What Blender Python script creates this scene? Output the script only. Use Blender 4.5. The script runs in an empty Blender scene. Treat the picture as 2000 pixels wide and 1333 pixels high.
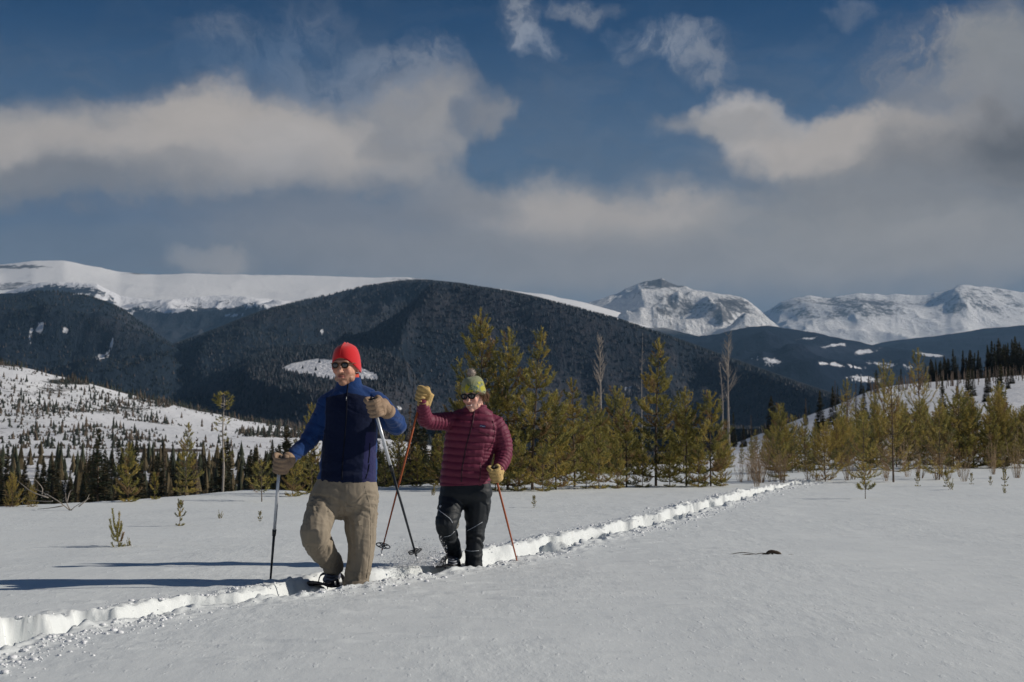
import bpy, math, random
import numpy as np
from mathutils import Vector, Matrix
from mathutils.bvhtree import BVHTree

random.seed(7)
rng = np.random.default_rng(11)
C = bpy.context.scene.collection
SC = bpy.context.scene
PI = math.pi

# ------------------------------------------------------------------ camera
F = 2778.0                       # focal length in pixels of the 2000 px wide photograph (50 mm on 36 mm)
TH = math.atan(183.5 / F)        # camera tilted up a little
CH = 0.95                        # camera height above the snow
CT, ST = math.cos(TH), math.sin(TH)
cd = bpy.data.cameras.new('camera')
cd.sensor_width = 36; cd.lens = 36 * F / 2000
cd.clip_start = 0.1; cd.clip_end = 80000
cd.dof.use_dof = True; cd.dof.focus_distance = 9.7; cd.dof.aperture_fstop = 6.3
cam = bpy.data.objects.new('camera', cd); C.objects.link(cam)
cam.location = (0, 0, CH); cam.rotation_euler = (PI / 2 + TH, 0, 0)
SC.camera = cam
SC.render.resolution_x = 1024; SC.render.resolution_y = 682

SC.view_settings.view_transform = 'Standard'; SC.view_settings.look = 'None'
SC.view_settings.gamma = 1; SC.view_settings.use_curve_mapping = False
SC.view_settings.exposure = 0.06
SC.cycles.max_bounces = 6; SC.cycles.diffuse_bounces = 3; SC.cycles.glossy_bounces = 2
SC.cycles.transmission_bounces = 3; SC.cycles.volume_bounces = 0; SC.cycles.transparent_max_bounces = 12
SC.cycles.use_denoising = True

SUN_EL = math.radians(26.5)
SUN_DIR = Vector((math.cos(SUN_EL) * math.cos(math.radians(1.5)), math.cos(SUN_EL) * math.sin(math.radians(1.5)), math.sin(SUN_EL)))
sd = bpy.data.lights.new('sun', 'SUN'); sd.energy = 3.85; sd.angle = math.radians(0.55); sd.color = (1.0, 0.93, 0.83)
so = bpy.data.objects.new('sun', sd); C.objects.link(so)
so.rotation_euler = (-SUN_DIR).to_track_quat('-Z', 'Y').to_euler()

def ang(px, py):
    """azimuth and elevation of a pixel, in thousands of focal-length pixels"""
    u, v = (px - 1000) / F, (666.5 - py) / F
    d = np.array([u, CT - v * ST, ST + v * CT]); d /= np.linalg.norm(d)
    return math.atan2(d[0], d[1]) * F / 1000, math.asin(d[2]) * F / 1000

class NT:
    def __init__(s, tree): s.t = tree; s.n = tree.nodes; s.l = tree.links
    def new(s, ty, **kw):
        n = s.n.new(ty)
        for k, v in kw.items(): setattr(n, k, v)
        return n
    def put(s, n, i, v):
        if v is None: return
        if isinstance(v, bpy.types.NodeSocket): s.l.new(v, n.inputs[i])
        else: n.inputs[i].default_value = v
    def math(s, op, a, b=None, c=None, clamp=False):
        n = s.new('ShaderNodeMath', operation=op, use_clamp=clamp)
        s.put(n, 0, a); s.put(n, 1, b); s.put(n, 2, c); return n.outputs[0]
    def vec(s, op, a, b=None, c=None):
        n = s.new('ShaderNodeVectorMath', operation=op)
        s.put(n, 0, a); s.put(n, 1, b); s.put(n, 2, c)
        return n.outputs['Value'] if op in ('DOT_PRODUCT', 'LENGTH') else n.outputs[0]
    def ramp(s, x, a, b, c=0.0, d=1.0, smooth=True):
        n = s.new('ShaderNodeMapRange', interpolation_type='SMOOTHSTEP' if smooth else 'LINEAR')
        for i, v in enumerate((x, a, b, c, d)): s.put(n, i, v)
        return n.outputs[0]
    def noise(s, v, scale, detail=4, rough=.55, lac=2.0, out=0, dist=0.0):
        n = s.new('ShaderNodeTexNoise'); s.put(n, 'Vector', v)
        n.inputs['Scale'].default_value = scale; n.inputs['Detail'].default_value = detail
        n.inputs['Roughness'].default_value = rough; n.inputs['Lacunarity'].default_value = lac
        n.inputs['Distortion'].default_value = dist
        return n.outputs[out]
    def mix(s, f, a, b, mode='MIX'):
        n = s.new('ShaderNodeMix', data_type='RGBA', blend_type=mode, clamp_factor=True)
        s.put(n, 0, f)
        for i, v in ((6, a), (7, b)):
            if isinstance(v, tuple) and len(v) == 3: v = v + (1,)
            s.put(n, i, v)
        return n.outputs[2]

# ------------------------------------------------------------------ sky
w = bpy.data.worlds.new('World'); SC.world = w; w.use_nodes = True
w.node_tree.nodes.clear(); k = NT(w.node_tree)
tc = k.new('ShaderNodeTexCoord')
sky = k.new('ShaderNodeTexSky', sky_type='NISHITA'); sky.sun_disc = False
sky.sun_elevation = SUN_EL; sky.sun_rotation = math.atan2(SUN_DIR.x, SUN_DIR.y)
sky.altitude = 2600; sky.air_density = 1.0; sky.dust_density = 0.3; sky.ozone_density = 2.0
D = k.vec('NORMALIZE', tc.outputs['Generated'])
sp = k.new('ShaderNodeSeparateXYZ'); k.put(sp, 0, D)
az = k.math('MULTIPLY', k.math('ARCTAN2', sp.outputs[0], sp.outputs[1]), F / 1000)
el = k.math('MULTIPLY', k.math('ARCSINE', sp.outputs[2]), F / 1000)
cb = k.new('ShaderNodeCombineXYZ'); k.put(cb, 0, az); k.put(cb, 1, el)
q = cb.outputs[0]
w1 = k.vec('MULTIPLY', k.vec('SUBTRACT', k.noise(q, 3.2, 5, .55, out=1), (.5, .5, .5)), (.34, .20, 0))
w2 = k.vec('MULTIPLY', k.vec('SUBTRACT', k.noise(q, 13, 6, .6, out=1), (.5, .5, .5)), (.10, .07, 0))
qw = k.vec('ADD', k.vec('ADD', q, w1), w2)
qs = k.vec('ADD', q, k.vec('SCALE', w1, None)); qs.node.inputs[1].default_value = (0, 0, 0)
qs = k.vec('ADD', q, k.vec('MULTIPLY', w1, (.5, .5, 0)))
st = k.vec('MULTIPLY', qw, (1.0, 1.9, 1.0))
nf = k.noise(st, 5.5, 7, .58)          # cloud body noise
nw = k.noise(k.vec('MULTIPLY', qw, (1.3, 1.0, 1)), 12, 7, .62)
SKY_TINT = (.27, .42, .50)
col = k.mix(1.0, sky.outputs[0], SKY_TINT, 'MULTIPLY')
bg0 = k.vec('SCALE', col); bg0.node.inputs['Scale'].default_value = 0.10
hi = k.ramp(el, .50, .88)
deep = k.mix(1.0, bg0, (.0, .38, .58), 'MULTIPLY')
col = k.mix(k.math('MULTIPLY', hi, .95), bg0, deep)
# thin haze layer of high cloud over the whole sky, thicker toward the horizon
topf = k.ramp(el, .82, .58, .25, 1.0)
veil = k.math('ADD', k.ramp(el, .66, .05, .0, .85), k.math('MULTIPLY', k.math('MULTIPLY', k.math('SUBTRACT', nf, .5), .8), topf), clamp=True)
col = k.mix(veil, col, (.125, .152, .195))
CR, GR, DK, BL, WH = (.43, .385, .345), (.262, .252, .252), (.120, .122, .130), (.20, .222, .27), (.46, .43, .41)
LG = (.325, .305, .292)
# px, py, rx, ry, colour, opacity, softness, use fine wisp noise
CLOUDS = [
 (200, 430, 420, 60, (.085, .12, .19), .6, 1.0, 0),
 (80, 260, 300, 70, GR, .75, .7, 0), (60, 300, 300, 70, LG, .95, .7, 0), (180, 300, 380, 75, CR, .85, .8, 0),
 (420, 215, 95, 48, CR, .9, .5, 0), (480, 270, 220, 95, CR, .95, .55, 0), (590, 300, 190, 80, CR, .95, .6, 0),
 (420, 345, 380, 45, GR, .7, .9, 0), (120, 365, 260, 40, (.16, .165, .18), .8, .8, 0), (560, 285, 130, 60, WH, .5, 1.0, 0),
 (790, 215, 120, 60, LG, .85, .75, 0), (840, 265, 70, 45, LG, .7, .75, 0), (690, 160, 150, 50, BL, .8, .8, 1), (800, 130, 90, 45, BL, .7, .7, 1),
 (960, 235, 50, 28, GR, .7, .8, 0), (800, 330, 75, 42, LG, .85, .75, 0), (740, 290, 60, 30, GR, .7, .7, 0),
 (440, 60, 90, 35, BL, .45, .9, 1), (640, 50, 90, 40, BL, .35, .9, 1), (560, 130, 200, 60, (.10, .15, .24), .6, 1, 1),
 (1010, 40, 38, 55, BL, 1.0, .7, 1), (1025, 85, 45, 30, (.24, .27, .33), .9, .7, 1), (1130, 20, 55, 22, BL, .8, .8, 1),
 (1310, 75, 110, 36, (.21, .24, .30), .95, .7, 1), (1400, 95, 60, 50, BL, .8, .7, 1), (1425, 140, 25, 30, BL, .7, .7, 1), (1640, 30, 30, 20, BL, .4, .8, 1),
 (1880, 110, 170, 75, GR, .8, .8, 1), (1860, 75, 60, 40, (.28, .28, .29), .6, .8, 1), (1960, 150, 120, 110, (.25, .25, .25), .9, .7, 0), (1840, 200, 150, 50, GR, .6, .8, 0),
 (1700, 290, 320, 70, GR, .7, .8, 0),
 (1440, 225, 85, 45, WH, .98, .42, 0), (1510, 255, 120, 50, WH, .95, .5, 0), (1430, 235, 130, 35, LG, .8, .6, 0), (1600, 290, 170, 52, CR, .95, .55, 0),
 (1670, 235, 75, 42, CR, .95, .45, 0), (1730, 280, 130, 60, CR, .9, .55, 0), (1900, 290, 170, 65, (.235, .222, .215), .9, .7, 0),
 (1970, 330, 130, 75, (.095, .092, .092), .95, .85, 0), (1780, 360, 200, 50, (.20, .195, .195), .7, .9, 0),
 (1110, 430, 330, 75, LG, .9, .7, 0), (1060, 420, 170, 50, CR, .85, .8, 0), (1200, 450, 230, 60, CR, .95, .7, 0), (1120, 500, 240, 40, CR, .7, .9, 0),
 (900, 400, 130, 50, GR, .8, .8, 0), (650, 440, 330, 70, (.195, .20, .222), .85, 1.0, 0), (820, 500, 300, 50, (.20, .205, .225), .7, 1.0, 0),
 (1620, 400, 230, 60, (.245, .24, .238), .8, .8, 0), (1850, 440, 300, 90, (.25, .238, .228), .8, .9, 0), (1600, 500, 600, 75, (.315, .298, .278), .92, .8, 0), (1250, 545, 560, 42, (.29, .278, .268), .85, 1.0, 0), (1900, 520, 260, 60, (.30, .285, .272), .7, .9, 0),
 (1600, 585, 700, 45, (.19, .205, .235), .6, 1.0, 0),
 (900, 505, 700, 50, (.235, .232, .238), .75, 1.0, 0), (150, 500, 400, 40, (.15, .165, .195), .7, 1.0, 0),
 (430, 512, 75, 26, LG, .85, .6, 0), (120, 480, 260, 45, (.11, .145, .20), .7, 1.0, 0),
]
nw2 = k.noise(k.vec('MULTIPLY', qw, (1.5, 1.1, 1)), 10, 9, .70)
n0 = k.math('MULTIPLY', k.math('SUBTRACT', nf, .5), 2.6)
n1 = k.math('MULTIPLY', k.math('SUBTRACT', nw, .5), 4.2)
col = k.mix(k.ramp(el, .80, .50, .0, .36), col, (.105, .118, .142))
# faint streaks of high cloud across the blue
stk = k.noise(k.vec('MULTIPLY', qw, (.9, 2.6, 1)), 4.5, 8, .66, dist=.4)
col = k.mix(k.math('MULTIPLY', k.ramp(stk, .42, .74, 0, .45), topf), col, (.125, .150, .195))
# scattered cloud over the unseen rest of the sky, thinned to deepen the shadows
Dn = k.vec('MULTIPLY', D, (1, 1, 2.2))
gen = k.noise(Dn, 2.4, 7, .6)
out_ = k.math('SUBTRACT', 1.0, k.math('MULTIPLY', k.ramp(az, -1.25, -1.0), k.math('MULTIPLY', k.ramp(az, 1.25, 1.0), k.ramp(el, 1.15, .9))))
gm = k.math('MULTIPLY', k.ramp(gen, .52, .70), out_)
gc = k.mix(k.ramp(gen, .5, .72), GR, CR)
col = k.mix(k.math('MULTIPLY', gm, .5), col, gc)
for (px, py, rx, ry, c, op, soft, wisp) in CLOUDS:
    cx, cy = ang(px, py)
    d_ = k.vec('MULTIPLY', k.vec('SUBTRACT', qw if soft < .95 else qs, (cx, cy, 0)), (1000 / rx / 1.15, 1000 / ry / 1.15, 0))
    r = k.vec('LENGTH', d_)
    r = k.math('ADD', r, k.math('MULTIPLY', n1 if wisp else n0, -.30 if wisp else -.22))
    soft = min(1.0, soft + .14); a_ = k.ramp(r, 1.0 + .34 * soft, 1.0 - soft * .80, 0.0, op)
    if wisp: a_ = k.math('MULTIPLY', a_, k.ramp(nw2, .36, .60, .18, 1.0))
    col = k.mix(a_, col, c)
lum = k.math('ADD', .86, k.math('MULTIPLY', k.noise(st, 9, 6, .6), .28))
colv = k.vec('SCALE', col); k.put(colv.node, 'Scale', lum)
below = k.ramp(el, -.02, -.12)
fin = k.mix(below, colv, (.16, .18, .21))
bgn = k.new('ShaderNodeBackground'); k.put(bgn, 0, fin); bgn.inputs[1].default_value = 1.0
wo = k.new('ShaderNodeOutputWorld'); k.l.new(bgn.outputs[0], wo.inputs[0])
w.cycles.sampling_method = 'MANUAL'; w.cycles.sample_map_resolution = 1024

# ------------------------------------------------------------------ helpers
def P(px, py, Y):
    u, v = (px - 1000) / F, (666.5 - py) / F
    dy = CT - v * ST
    return np.array([u * Y / dy, Y, CH + (ST + v * CT) * Y / dy])

def hash3(ix, iy, iz, seed):
    h = (ix.astype(np.int64) * 374761393 + iy.astype(np.int64) * 668265263 + iz.astype(np.int64) * 2147483647 + seed * 974711) & 0xffffffff
    h = ((h ^ (h >> 13)) * 1274126177) & 0xffffffff
    h = ((h ^ (h >> 16)) * 2246822519) & 0xffffffff
    return ((h ^ (h >> 15)) & 0xffffff) / float(0xffffff)

def vnoise(x, y, z=None, seed=0):
    x = np.asarray(x, float); y = np.asarray(y, float)
    xi = np.floor(x); yi = np.floor(y); fx = x - xi; fy = y - yi
    fx = fx * fx * fx * (fx * (fx * 6 - 15) + 10); fy = fy * fy * fy * (fy * (fy * 6 - 15) + 10)
    if z is None:
        o = np.zeros_like(xi)
        a = hash3(xi, yi, o, seed); b = hash3(xi + 1, yi, o, seed); c = hash3(xi, yi + 1, o, seed); d = hash3(xi + 1, yi + 1, o, seed)
        return (a * (1 - fx) + b * fx) * (1 - fy) + (c * (1 - fx) + d * fx) * fy
    z = np.asarray(z, float); zi = np.floor(z); fz = z - zi; fz = fz * fz * (3 - 2 * fz)
    r = []
    for dz in (0, 1):
        a = hash3(xi, yi, zi + dz, seed); b = hash3(xi + 1, yi, zi + dz, seed); c = hash3(xi, yi + 1, zi + dz, seed); d = hash3(xi + 1, yi + 1, zi + dz, seed)
        r.append((a * (1 - fx) + b * fx) * (1 - fy) + (c * (1 - fx) + d * fx) * fy)
    return r[0] * (1 - fz) + r[1] * fz

def fbm(x, y, z=None, oct=4, seed=0, gain=.5):
    s = 0; a = 1; t = 0
    for i in range(oct):
        f = 2.03 ** i
        s = s + a * (vnoise(x * f + 7.3 * i, y * f - 3.1 * i, None if z is None else z * f, seed + i) - .5); t += a; a *= gain
    return s / t * 2

def ridged(x, y, oct=5, seed=0):
    s = 0; a = 1; t = 0; wgt = 1
    for i in range(oct):
        f = 2.05 ** i
        n = 1 - np.abs(2 * vnoise(x * f + 3.7 * i, y * f + 9.2 * i, None, seed + i) - 1)
        n = n * n; s = s + a * n * wgt; wgt = np.clip(n * 1.6, 0, 1); t += a; a *= .5
    return s / t

def mesh_np(name, V, Fc, mats=(), mi=None, smooth=True, col=None):
    """V: n x 3; Fc: array m x 3 / m x 4, or a list of such arrays"""
    me = bpy.data.meshes.new(name)
    V = np.asarray(V, np.float32)
    if not isinstance(Fc, (list, tuple)): Fc = [Fc]
    Fc = [np.asarray(f, np.int32) for f in Fc if len(f)]
    me.vertices.add(len(V)); me.vertices.foreach_set('co', V.ravel())
    nl = sum(f.size for f in Fc); nf_ = sum(len(f) for f in Fc)
    me.loops.add(nl); me.loops.foreach_set('vertex_index', np.concatenate([f.ravel() for f in Fc]))
    me.polygons.add(nf_)
    sizes = np.concatenate([np.full(len(f), f.shape[1], np.int32) for f in Fc])
    st_ = np.concatenate([[0], np.cumsum(sizes)[:-1]]).astype(np.int32)
    me.polygons.foreach_set('loop_start', st_)
    try: me.polygons.foreach_set('loop_total', sizes)
    except Exception: pass
    if mi is not None: me.polygons.foreach_set('material_index', np.asarray(mi, np.int32))
    me.update(calc_edges=True)
    me.polygons.foreach_set('use_smooth', np.full(nf_, bool(smooth)))
    if col is not None:
        at_ = me.color_attributes.new('tint', 'FLOAT_COLOR', 'POINT')
        c4 = np.ones((len(V), 4), np.float32); c4[:, :3] = col
        at_.data.foreach_set('color', c4.ravel())
    for m in mats: me.materials.append(m)
    return me

def link(name, me, parent=None, loc=None):
    o = bpy.data.objects.new(name, me); C.objects.link(o)
    if parent is not None: o.parent = parent
    if loc is not None: o.location = loc
    return o

def tag(o, label=None, cat=None, group=None, kind=None):
    if label: o['label'] = label
    if cat: o['category'] = cat
    if group: o['group'] = group
    if kind: o['kind'] = kind
    return o

def empty(name, loc):
    o = bpy.data.objects.new(name, None); C.objects.link(o); o.location = loc; o.empty_display_size = .2
    return o

def catmull(pts, n):
    pts = np.asarray(pts, float)
    if len(pts) == 2:
        t = np.linspace(0, 1, n)[:, None]; return pts[0] * (1 - t) + pts[1] * t
    Q = np.vstack([2 * pts[0] - pts[1], pts, 2 * pts[-1] - pts[-2]])
    m = len(pts) - 1; out = []
    for t in np.linspace(0, m, n):
        i = min(int(t), m - 1); u = t - i; a, b, c, d = Q[i], Q[i + 1], Q[i + 2], Q[i + 3]
        out.append(.5 * ((2 * b) + (-a + c) * u + (2 * a - 5 * b + 4 * c - d) * u * u + (-a + 3 * b - 3 * c + d) * u ** 3))
    return np.array(out)

class MB:
    def __init__(s): s.V = []; s.Q = []; s.T = []; s.n = 0
    def add(s, V, quads=None, tris=None):
        V = np.asarray(V, float).reshape(-1, 3)
        s.V.append(V)
        if quads is not None and len(quads): s.Q.append(np.asarray(quads, int) + s.n)
        if tris is not None and len(tris): s.T.append(np.asarray(tris, int) + s.n)
        s.n += len(V); return s
    def rings(s, R, cap=True):
        """R: list of rings (m x 3)"""
        R = np.asarray(R, float); n, m = R.shape[:2]
        i = np.arange(n - 1)[:, None] * m; j = np.arange(m)[None]; j2 = (j + 1) % m
        q_ = np.stack([i + j, i + j2, i + m + j2, i + m + j], -1).reshape(-1, 4)
        V = R.reshape(-1, 3); t = []
        if cap:
            V = np.vstack([V, R[0].mean(0), R[-1].mean(0)]); a = n * m; b = a + 1
            t = [[a, (x + 1) % m, x] for x in range(m)] + [[b, (n - 1) * m + x, (n - 1) * m + (x + 1) % m] for x in range(m)]
        return s.add(V, q_, t)
    def tube(s, pts, rad, seg=10, side=None, cap=True, dome=False, res=None):
        """pts n x 3, rad: list of r or (ra, rb); ra runs along `side`"""
        pts = np.asarray(pts, float)
        rad = np.array([(r, r) if np.isscalar(r) else r for r in (rad if hasattr(rad, '__len__') else [rad] * len(pts))], float)
        if res:
            data = catmull(np.hstack([pts, rad]), res); pts, rad = data[:, :3], np.maximum(data[:, 3:], 1e-4)
        T = np.gradient(pts, axis=0); T /= np.linalg.norm(T, axis=1)[:, None] + 1e-12
        if dome:
            a = [math.radians(x) for x in (20, 45, 70)]
            h0 = [pts[0] - T[0] * rad[0].mean() * math.cos(x) for x in a]; r0 = [rad[0] * math.sin(x) for x in a]
            h1 = [pts[-1] + T[-1] * rad[-1].mean() * math.cos(x) for x in a[::-1]]; r1 = [rad[-1] * math.sin(x) for x in a[::-1]]
            pts = np.vstack([h0, pts, h1]); rad = np.vstack([r0, rad, r1])
            T = np.vstack([[T[0]] * 3, T, [T[-1]] * 3])
        up = np.array(side if side is not None else ((1, 0, 0) if abs(T[0][0]) < .8 else (0, 1, 0)), float)
        th = np.arange(seg) * 2 * PI / seg; R = []
        u = up
        for p, t, r in zip(pts, T, rad):
            if side is not None: u = up
            u = u - t * u.dot(t); u /= np.linalg.norm(u) + 1e-12; v = np.cross(t, u)
            R.append(p + np.outer(np.cos(th) * r[0], u) + np.outer(np.sin(th) * r[1], v))
        return s.rings(R, cap)
    def ell(s, c, r, rot=None, nu=16, nv=10):
        th = np.arange(nu) * 2 * PI / nu; R = []
        for a in np.linspace(0.12, PI - 0.12, nv):
            ring = np.stack([np.cos(th) * math.sin(a) * r[0], np.sin(th) * math.sin(a) * r[1], np.full(nu, math.cos(a) * -r[2])], 1)
            R.append(ring)
        R = np.array(R)
        if rot is not None: R = R @ np.asarray(rot).T
        return s.rings(R + np.asarray(c, float))
    def box(s, c, h, rot=None):
        V = np.array([[x, y, z] for x in (-1, 1) for y in (-1, 1) for z in (-1, 1)], float) * h
        if rot is not None: V = V @ np.asarray(rot).T
        return s.add(V + np.asarray(c, float), [[0, 1, 3, 2], [4, 6, 7, 5], [0, 4, 5, 1], [2, 3, 7, 6], [0, 2, 6, 4], [1, 5, 7, 3]])
    def arrays(s):
        return np.vstack(s.V), ([np.vstack(s.Q)] if s.Q else []) + ([np.vstack(s.T)] if s.T else [])
    def mesh(s, name, mats, smooth=True, col=None, off=None):
        V, Fc = s.arrays()
        if off is not None: V = V - np.asarray(off)
        return mesh_np(name, V, Fc, mats, smooth=smooth, col=col)

def fuse(mb, voxel, smooth=3, smf=.5):
    """joins overlapping closed shapes into one continuous skin; returns vertices, quads"""
    me = mb.mesh('tmp', [])
    o = link('tmp', me)
    m = o.modifiers.new('r', 'REMESH'); m.mode = 'VOXEL'; m.voxel_size = voxel; m.adaptivity = 0
    if smooth:
        m = o.modifiers.new('s', 'SMOOTH'); m.iterations = smooth; m.factor = smf
    dg = bpy.context.evaluated_depsgraph_get(); dg.update()
    ev = bpy.data.meshes.new_from_object(o.evaluated_get(dg))
    V = np.empty(len(ev.vertices) * 3, np.float32); ev.vertices.foreach_get('co', V); V = V.reshape(-1, 3).astype(float)
    N = np.empty(len(ev.vertices) * 3, np.float32); ev.vertices.foreach_get('normal', N); N = N.reshape(-1, 3).astype(float)
    Q = np.empty(len(ev.loops), np.int32); ev.loops.foreach_get('vertex_index', Q); Q = Q.reshape(-1, 4)
    bpy.data.objects.remove(o); bpy.data.meshes.remove(me); bpy.data.meshes.remove(ev)
    return V, N, Q

# ------------------------------------------------------------------ materials
def pmat(name, color, rough=.8, bump=None, var=0.0, vscale=8.0, attr=False, spec=.3, sheen=0.0, metallic=0.0, transl=0.0, coat=0.0, coord='Object'):
    m = bpy.data.materials.new(name); m.use_nodes = True; k = NT(m.node_tree)
    b = k.n['Principled BSDF']; b.inputs['Roughness'].default_value = rough
    b.inputs['Specular IOR Level'].default_value = spec; b.inputs['Metallic'].default_value = metallic
    if sheen: b.inputs['Sheen Weight'].default_value = sheen
    if coat: b.inputs['Coat Weight'].default_value = coat
    t = k.new('ShaderNodeTexCoord').outputs[coord]
    c = tuple(color) + (1,)
    if attr:
        a = k.new('ShaderNodeAttribute', attribute_name='tint').outputs['Color']
        c = k.mix(1.0, c, a, 'MULTIPLY')
    if var:
        nn = k.noise(t, vscale, 4, .6)
        c = k.mix(1.0, c, (k.vec('SCALE', (1, 1, 1)) if False else k.mix(nn, (1 - var,) * 3, (1 + var,) * 3)), 'MULTIPLY')
    k.put(b, 'Base Color', c)
    if bump:
        sc, stg, dist = bump
        bn = k.new('ShaderNodeBump'); bn.inputs['Strength'].default_value = stg; bn.inputs['Distance'].default_value = dist
        k.put(bn, 'Height', k.noise(t, sc, 5, .6)); k.l.new(bn.outputs[0], b.inputs['Normal'])
    if transl:
        tr = k.new('ShaderNodeBsdfTranslucent'); k.put(tr, 0, c)
        mx = k.new('ShaderNodeMixShader'); mx.inputs[0].default_value = transl
        k.l.new(b.outputs[0], mx.inputs[1]); k.l.new(tr.outputs[0], mx.inputs[2])
        k.l.new(mx.outputs[0], k.n['Material Output'].inputs[0])
    return m

M = {}
def snow_mat(name, near=True):
    m = bpy.data.materials.new(name); m.use_nodes = True; k = NT(m.node_tree)
    b = k.n['Principled BSDF']; b.inputs['Roughness'].default_value = .62
    b.inputs['Specular IOR Level'].default_value = .35
    t = k.new('ShaderNodeTexCoord').outputs['Object']
    big = k.noise(t, .9, 4, .5)
    c = k.mix(big, (.755, .79, .79), (.80, .83, .825))
    k.put(b, 'Base Color', c)
    ts = k.vec('MULTIPLY', t, (1, .38, 1))
    h = k.math('MULTIPLY', k.noise(ts, 9, 6, .62), k.ramp(k.noise(ts, .8, 3, .5), .35, .65, .25, .85))
    h = k.math('ADD', h, k.math('MULTIPLY', k.noise(t, 120, 3, .6), .06))
    h = k.math('ADD', h, k.math('MULTIPLY', k.ramp(k.noise(ts, 26, 3, .5), .60, .72), .10))
    bn = k.new('ShaderNodeBump'); bn.inputs['Strength'].default_value = .42; bn.inputs['Distance'].default_value = .030
    k.put(bn, 'Height', h); k.l.new(bn.outputs[0], b.inputs['Normal'])
    # single ice crystals that catch the sun: tiny facets, much smoother than the rest
    vo = k.new('ShaderNodeTexVoronoi'); k.put(vo, 'Vector', t); vo.inputs['Scale'].default_value = 45
    spk = k.ramp(vo.outputs['Distance'], .10, .06)
    k.put(b, 'Roughness', k.math('SUBTRACT', .62, k.math('MULTIPLY', spk, .35)))
    return m
M['snow'] = snow_mat('snow')
M['crumb'] = pmat('snow_crumb', (.84, .85, .87), .7, (60, .5, .01), .04, 20)
M['needle'] = pmat('pine_needles', (1, 1, 1), .55, attr=True, spec=.25, transl=.28)
M['spruce'] = pmat('conifer_needles', (1, 1, 1), .7, attr=True, spec=.15, transl=.12)
M['bark'] = pmat('bark', (.13, .095, .07), .9, (40, .6, .01), .35, 12)
M['greybark'] = pmat('grey_bark', (.34, .30, .26), .9, (25, .5, .02), .3, 6)
M['twig'] = pmat('twig_bark', (.27, .19, .115), .85, None, .3, 8)
# ------------------------------------------------------------------ ground height
def pxof(x, y): return 1000 + F * x / np.maximum(y, 3.0)
E_PX = [-400, 0, 150, 350, 480, 540, 620, 700, 850, 950, 1050, 1150, 1300, 1480, 1600, 1800, 2000, 2400]
E_PY = [996, 990, 984, 969, 957, 957, 962, 955, 946, 953, 955, 950, 948, 938, 936, 928, 920, 915]
def edge(px): return CH * F / (np.interp(px, E_PX, E_PY) - 850)
ROWS_X = [-600, 0, 250, 500, 800, 1100, 1300, 1500, 1700, 2000, 2500]
ROWS = [(60,   [-4.5, -4.2, -4.0, -3.2, -1.3, -.7, -.55, -.4, -.1, .1, .2]),
        (100,  [-8, -7.5, -7, -6, -3.6, -1.6, -1.0, -.7, 0, .5, .8]),
        (160,  [-11, -10.8, -10.4, -9.5, -7.5, -4.2, -2.4, -.9, 1.2, 2.4, 3]),
        (260,  [-11.5, -11.3, -11.2, -11, -10.5, -8, -5, .5, 5.5, 9.5, 12]),
        (360,  [-6, -5.5, -5.5, -6, -9, -12, -9, 2, 11.5, 15.5, 18]),
        (450,  [-3, -2.6, -3, -4, -8, -14, -13, -3, 16.5, 20, 23]),
        (620,  [4, 2.5, 1.2, -1.0, -6, -18, -22, -16, 10, 20, 25]),
        (800,  [34, 25, 11, 2.5, -6, -22, -30, -30, -10, 10, 15]),
        (1000, [66, 55.5, 33, 9.5, -4.5, -25, -38, -42, -30, -5, 5]),
        (1150, [70, 52, 30, 7, -8, -25, -38, -42, -30, -5, 5]),
        (1500, [20, 5, -10, -14, -12, -15, -20, -25, -20, -10, 0]),
        (2200, [60, 60, 50, 40, 30, 20, 15, 10, 10, 10, 10])]
_tp = np.linspace(-600, 2500, 320); _td = np.linspace(math.log(60), math.log(2200), 240)
_r = np.array([np.interp(_tp, ROWS_X, z) for _, z in ROWS]); _ld = np.log([d for d, _ in ROWS])
_tab = np.array([np.interp(_td, _ld, _r[:, i]) for i in range(len(_tp))])     # px, d
def _blur(a, s):
    kx = np.exp(-np.arange(-3 * s, 3 * s + 1) ** 2 / (2 * s * s)); kx /= kx.sum()
    f = lambda v: np.convolve(np.pad(v, 3 * s, mode='edge'), kx, 'valid')
    return np.apply_along_axis(f, 1, np.apply_along_axis(f, 0, a))
_tab = _blur(_tab, 4)
def table(px, d):
    a = np.clip((np.clip(px, -600, 2500) + 600) / 3100 * 319, 0, 318.999); b = np.clip((np.log(np.clip(d, 60, 2200)) - _td[0]) / (_td[-1] - _td[0]) * 239, 0, 238.999)
    i = a.astype(int); j = b.astype(int); u = a - i; v = b - j
    return (_tab[i, j] * (1 - u) + _tab[i + 1, j] * u) * (1 - v) + (_tab[i, j + 1] * (1 - u) + _tab[i + 1, j + 1] * u) * v

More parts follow.
